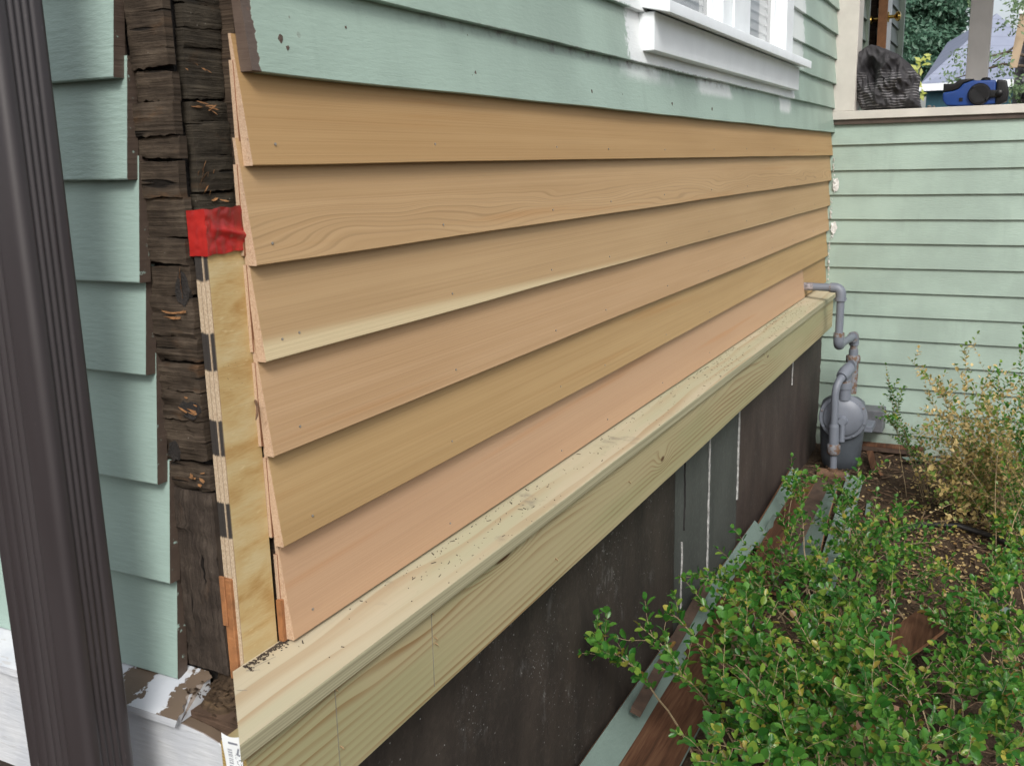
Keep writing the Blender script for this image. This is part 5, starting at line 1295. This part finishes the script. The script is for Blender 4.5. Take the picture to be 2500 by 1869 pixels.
B3 = [(3.4,-0.69,0.69),(3.4,-0.49,0.62),(3.4,-0.6,0.55),(3.4,-0.69,0.43),(3.4,-0.57,0.49),(3.4,-0.78,0.6),(3.22,-0.9,0.39),(3.09,-0.9,0.59),(3.39,-0.83,0.27),(3.26,-0.7,0.25),(3.08,-0.68,0.49),(3.42,-0.79,0.03),(3.43,-0.88,0.09),(3.5,-0.68,0.1),(3.13,-0.65,0.37),(3.22,-0.73,0.57),(3.3,-0.92,0.1),(3.23,-0.79,0.48),(3.19,-0.79,0.16),(3.13,-0.65,0.05),(3.26,-0.75,0.42),(3.29,-0.9,0.3),(3.2,-0.59,0.35),(3.44,-0.52,0.11),(3.54,-0.63,0.21),(3.49,-0.64,0.46),(3.08,-0.85,0.31),(3.49,-0.73,0.4),(3.15,-0.84,0.13),(3.31,-0.77,0.17),(3.2,-0.84,0.4),(3.39,-0.65,0.36),(3.09,-0.86,0.61),(3.15,-0.74,0.17),(3.42,-0.52,0.2),(3.11,-0.77,0.54),(3.27,-0.9,0.25),(3.07,-0.84,0.52),(3.4,-0.66,0.19),(3.32,-0.6,0.08),(3.1,-0.87,0.42),(3.25,-0.76,0.04),(3.28,-0.55,0.42),(3.19,-0.83,0.19),(3.32,-0.69,0.33),(3.3,-0.63,0.21),(3.37,-0.79,0.18),(3.17,-0.9,0.51),(3.32,-0.84,0.04),(3.5,-0.52,0.27),(3.26,-0.72,0.29),(3.09,-0.88,0.06),(3.13,-0.66,0.2),(3.43,-0.85,0.4),(3.16,-0.63,0.47),(3.12,-0.8,0.37),(3.33,-0.76,0.29),(3.06,-0.63,0.11),(3.37,-0.61,0.15),(3.39,-0.57,0.46),(3.11,-0.57,0.26),(3.16,-0.7,0.11),(3.32,-0.81,0.58),(3.14,-0.81,0.29),(3.11,-0.58,0.42),(3.43,-0.87,0.29),(3.16,-0.74,0.39),(3.23,-0.71,0.41)]
B4 = [(3.5,-.39,.57),(3.5,-.41,.49),(3.5,-.38,.40),(3.5,-.48,.28),(3.5,-.53,.23),(3.46,-.45,.36),(3.5,-.42,.33)]
B5 = [(2.9,-.87,.78),(2.9,-.81,.69),(2.9,-.87,.59),(2.9,-.91,.48),(2.9,-.85,.37),(2.9,-.92,.28),(2.9,-.87,.17),(3.27,-.8,.11),(2.78,-.93,.1),(2.31,-.87,.21),(3.0,-.95,.62),(2.95,-1.0,.5),(2.6,-.9,.18)]
B6 = [(1.6,-0.74,0.19),(2,-0.88,0.16),(2.71,-0.87,0.11),(2.26,-0.65,0.16),(2.13,-0.76,0.1),(1.39,-0.92,0.21),(1.84,-0.71,0.23),(1.96,-0.78,0.26),(1.72,-0.83,0.1),(1.43,-0.79,0.13),(1.57,-0.85,0.24),(3.01,-0.9,0.07),(3.23,-0.88,0.11),(2.34,-0.64,0.23),(2.39,-0.89,0.17),(1.63,-0.79,0.17),(1.88,-0.83,0.21),(1.8,-.79,.19),(1.72,-.76,.13),(1.75,-.88,.18),(1.39,-.86,.27),(1.78,-.83,.13),(2.1,-.8,.24),(1.23,-.82,.3),(1.48,-.91,.28),(1.25,-.89,.23),(1.93,-.88,.23),(1.26,-.83,.23),(2.14,-.74,.16),(1.77,-.8,.28),(1.44,-.89,.2),(2.15,-.81,.3)]
NL = 0
B1 = B1[:56]
NL += bush("boxwood_bush", (1.32, -0.60, 0.0), B1, "large green boxwood bush in the foreground below the pine ledge", m_box, 1, 0.0265, 290, leafy=0.58, step=0.0170, spread=0.14, stemr=0.0028)
NL += bush("boxwood_bush", (2.28, -0.42, 0.0), B2, "green boxwood bush growing between the boards and the gas meter", m_box, 2, 0.0240, 240, leafy=0.60, step=0.0165, spread=0.14)
NL += bush("boxwood_bush", (1.85, -0.92, 0.0), B6, "thin straggly green boxwood sprigs over the bare soil, right of the large bush", m_box, 6, 0.0250, 240, leafy=0.55, step=0.016, side_n=3, spread=0.22)
NL += bush("dry_bush", (3.36, -0.90, 0.0), B3, "half dead boxwood bush covered in dry yellow leaves against the porch wall", m_box_dry, 3, 0.0205, 280, leafy=0.74, step=0.0150, side_n=4, drop=0.36, sag=0.06, spread=0.13)
NL += bush("boxwood_bush", (3.55, -0.62, 0.0), B4, "upright green boxwood sprigs just left of the dry yellow bush", m_box, 4, 0.0165, 100, leafy=0.6, step=0.013, side_n=2, sag=0.03, spread=0.05)
NL += bush("boxwood_bush", (2.98, -0.98, 0.0), B5, "green boxwood with bare stems at the right edge in front of the dry bush", m_box, 5, 0.0185, 120, leafy=0.55, step=0.014, sag=0.04, spread=0.06)
print("leaves", NL)
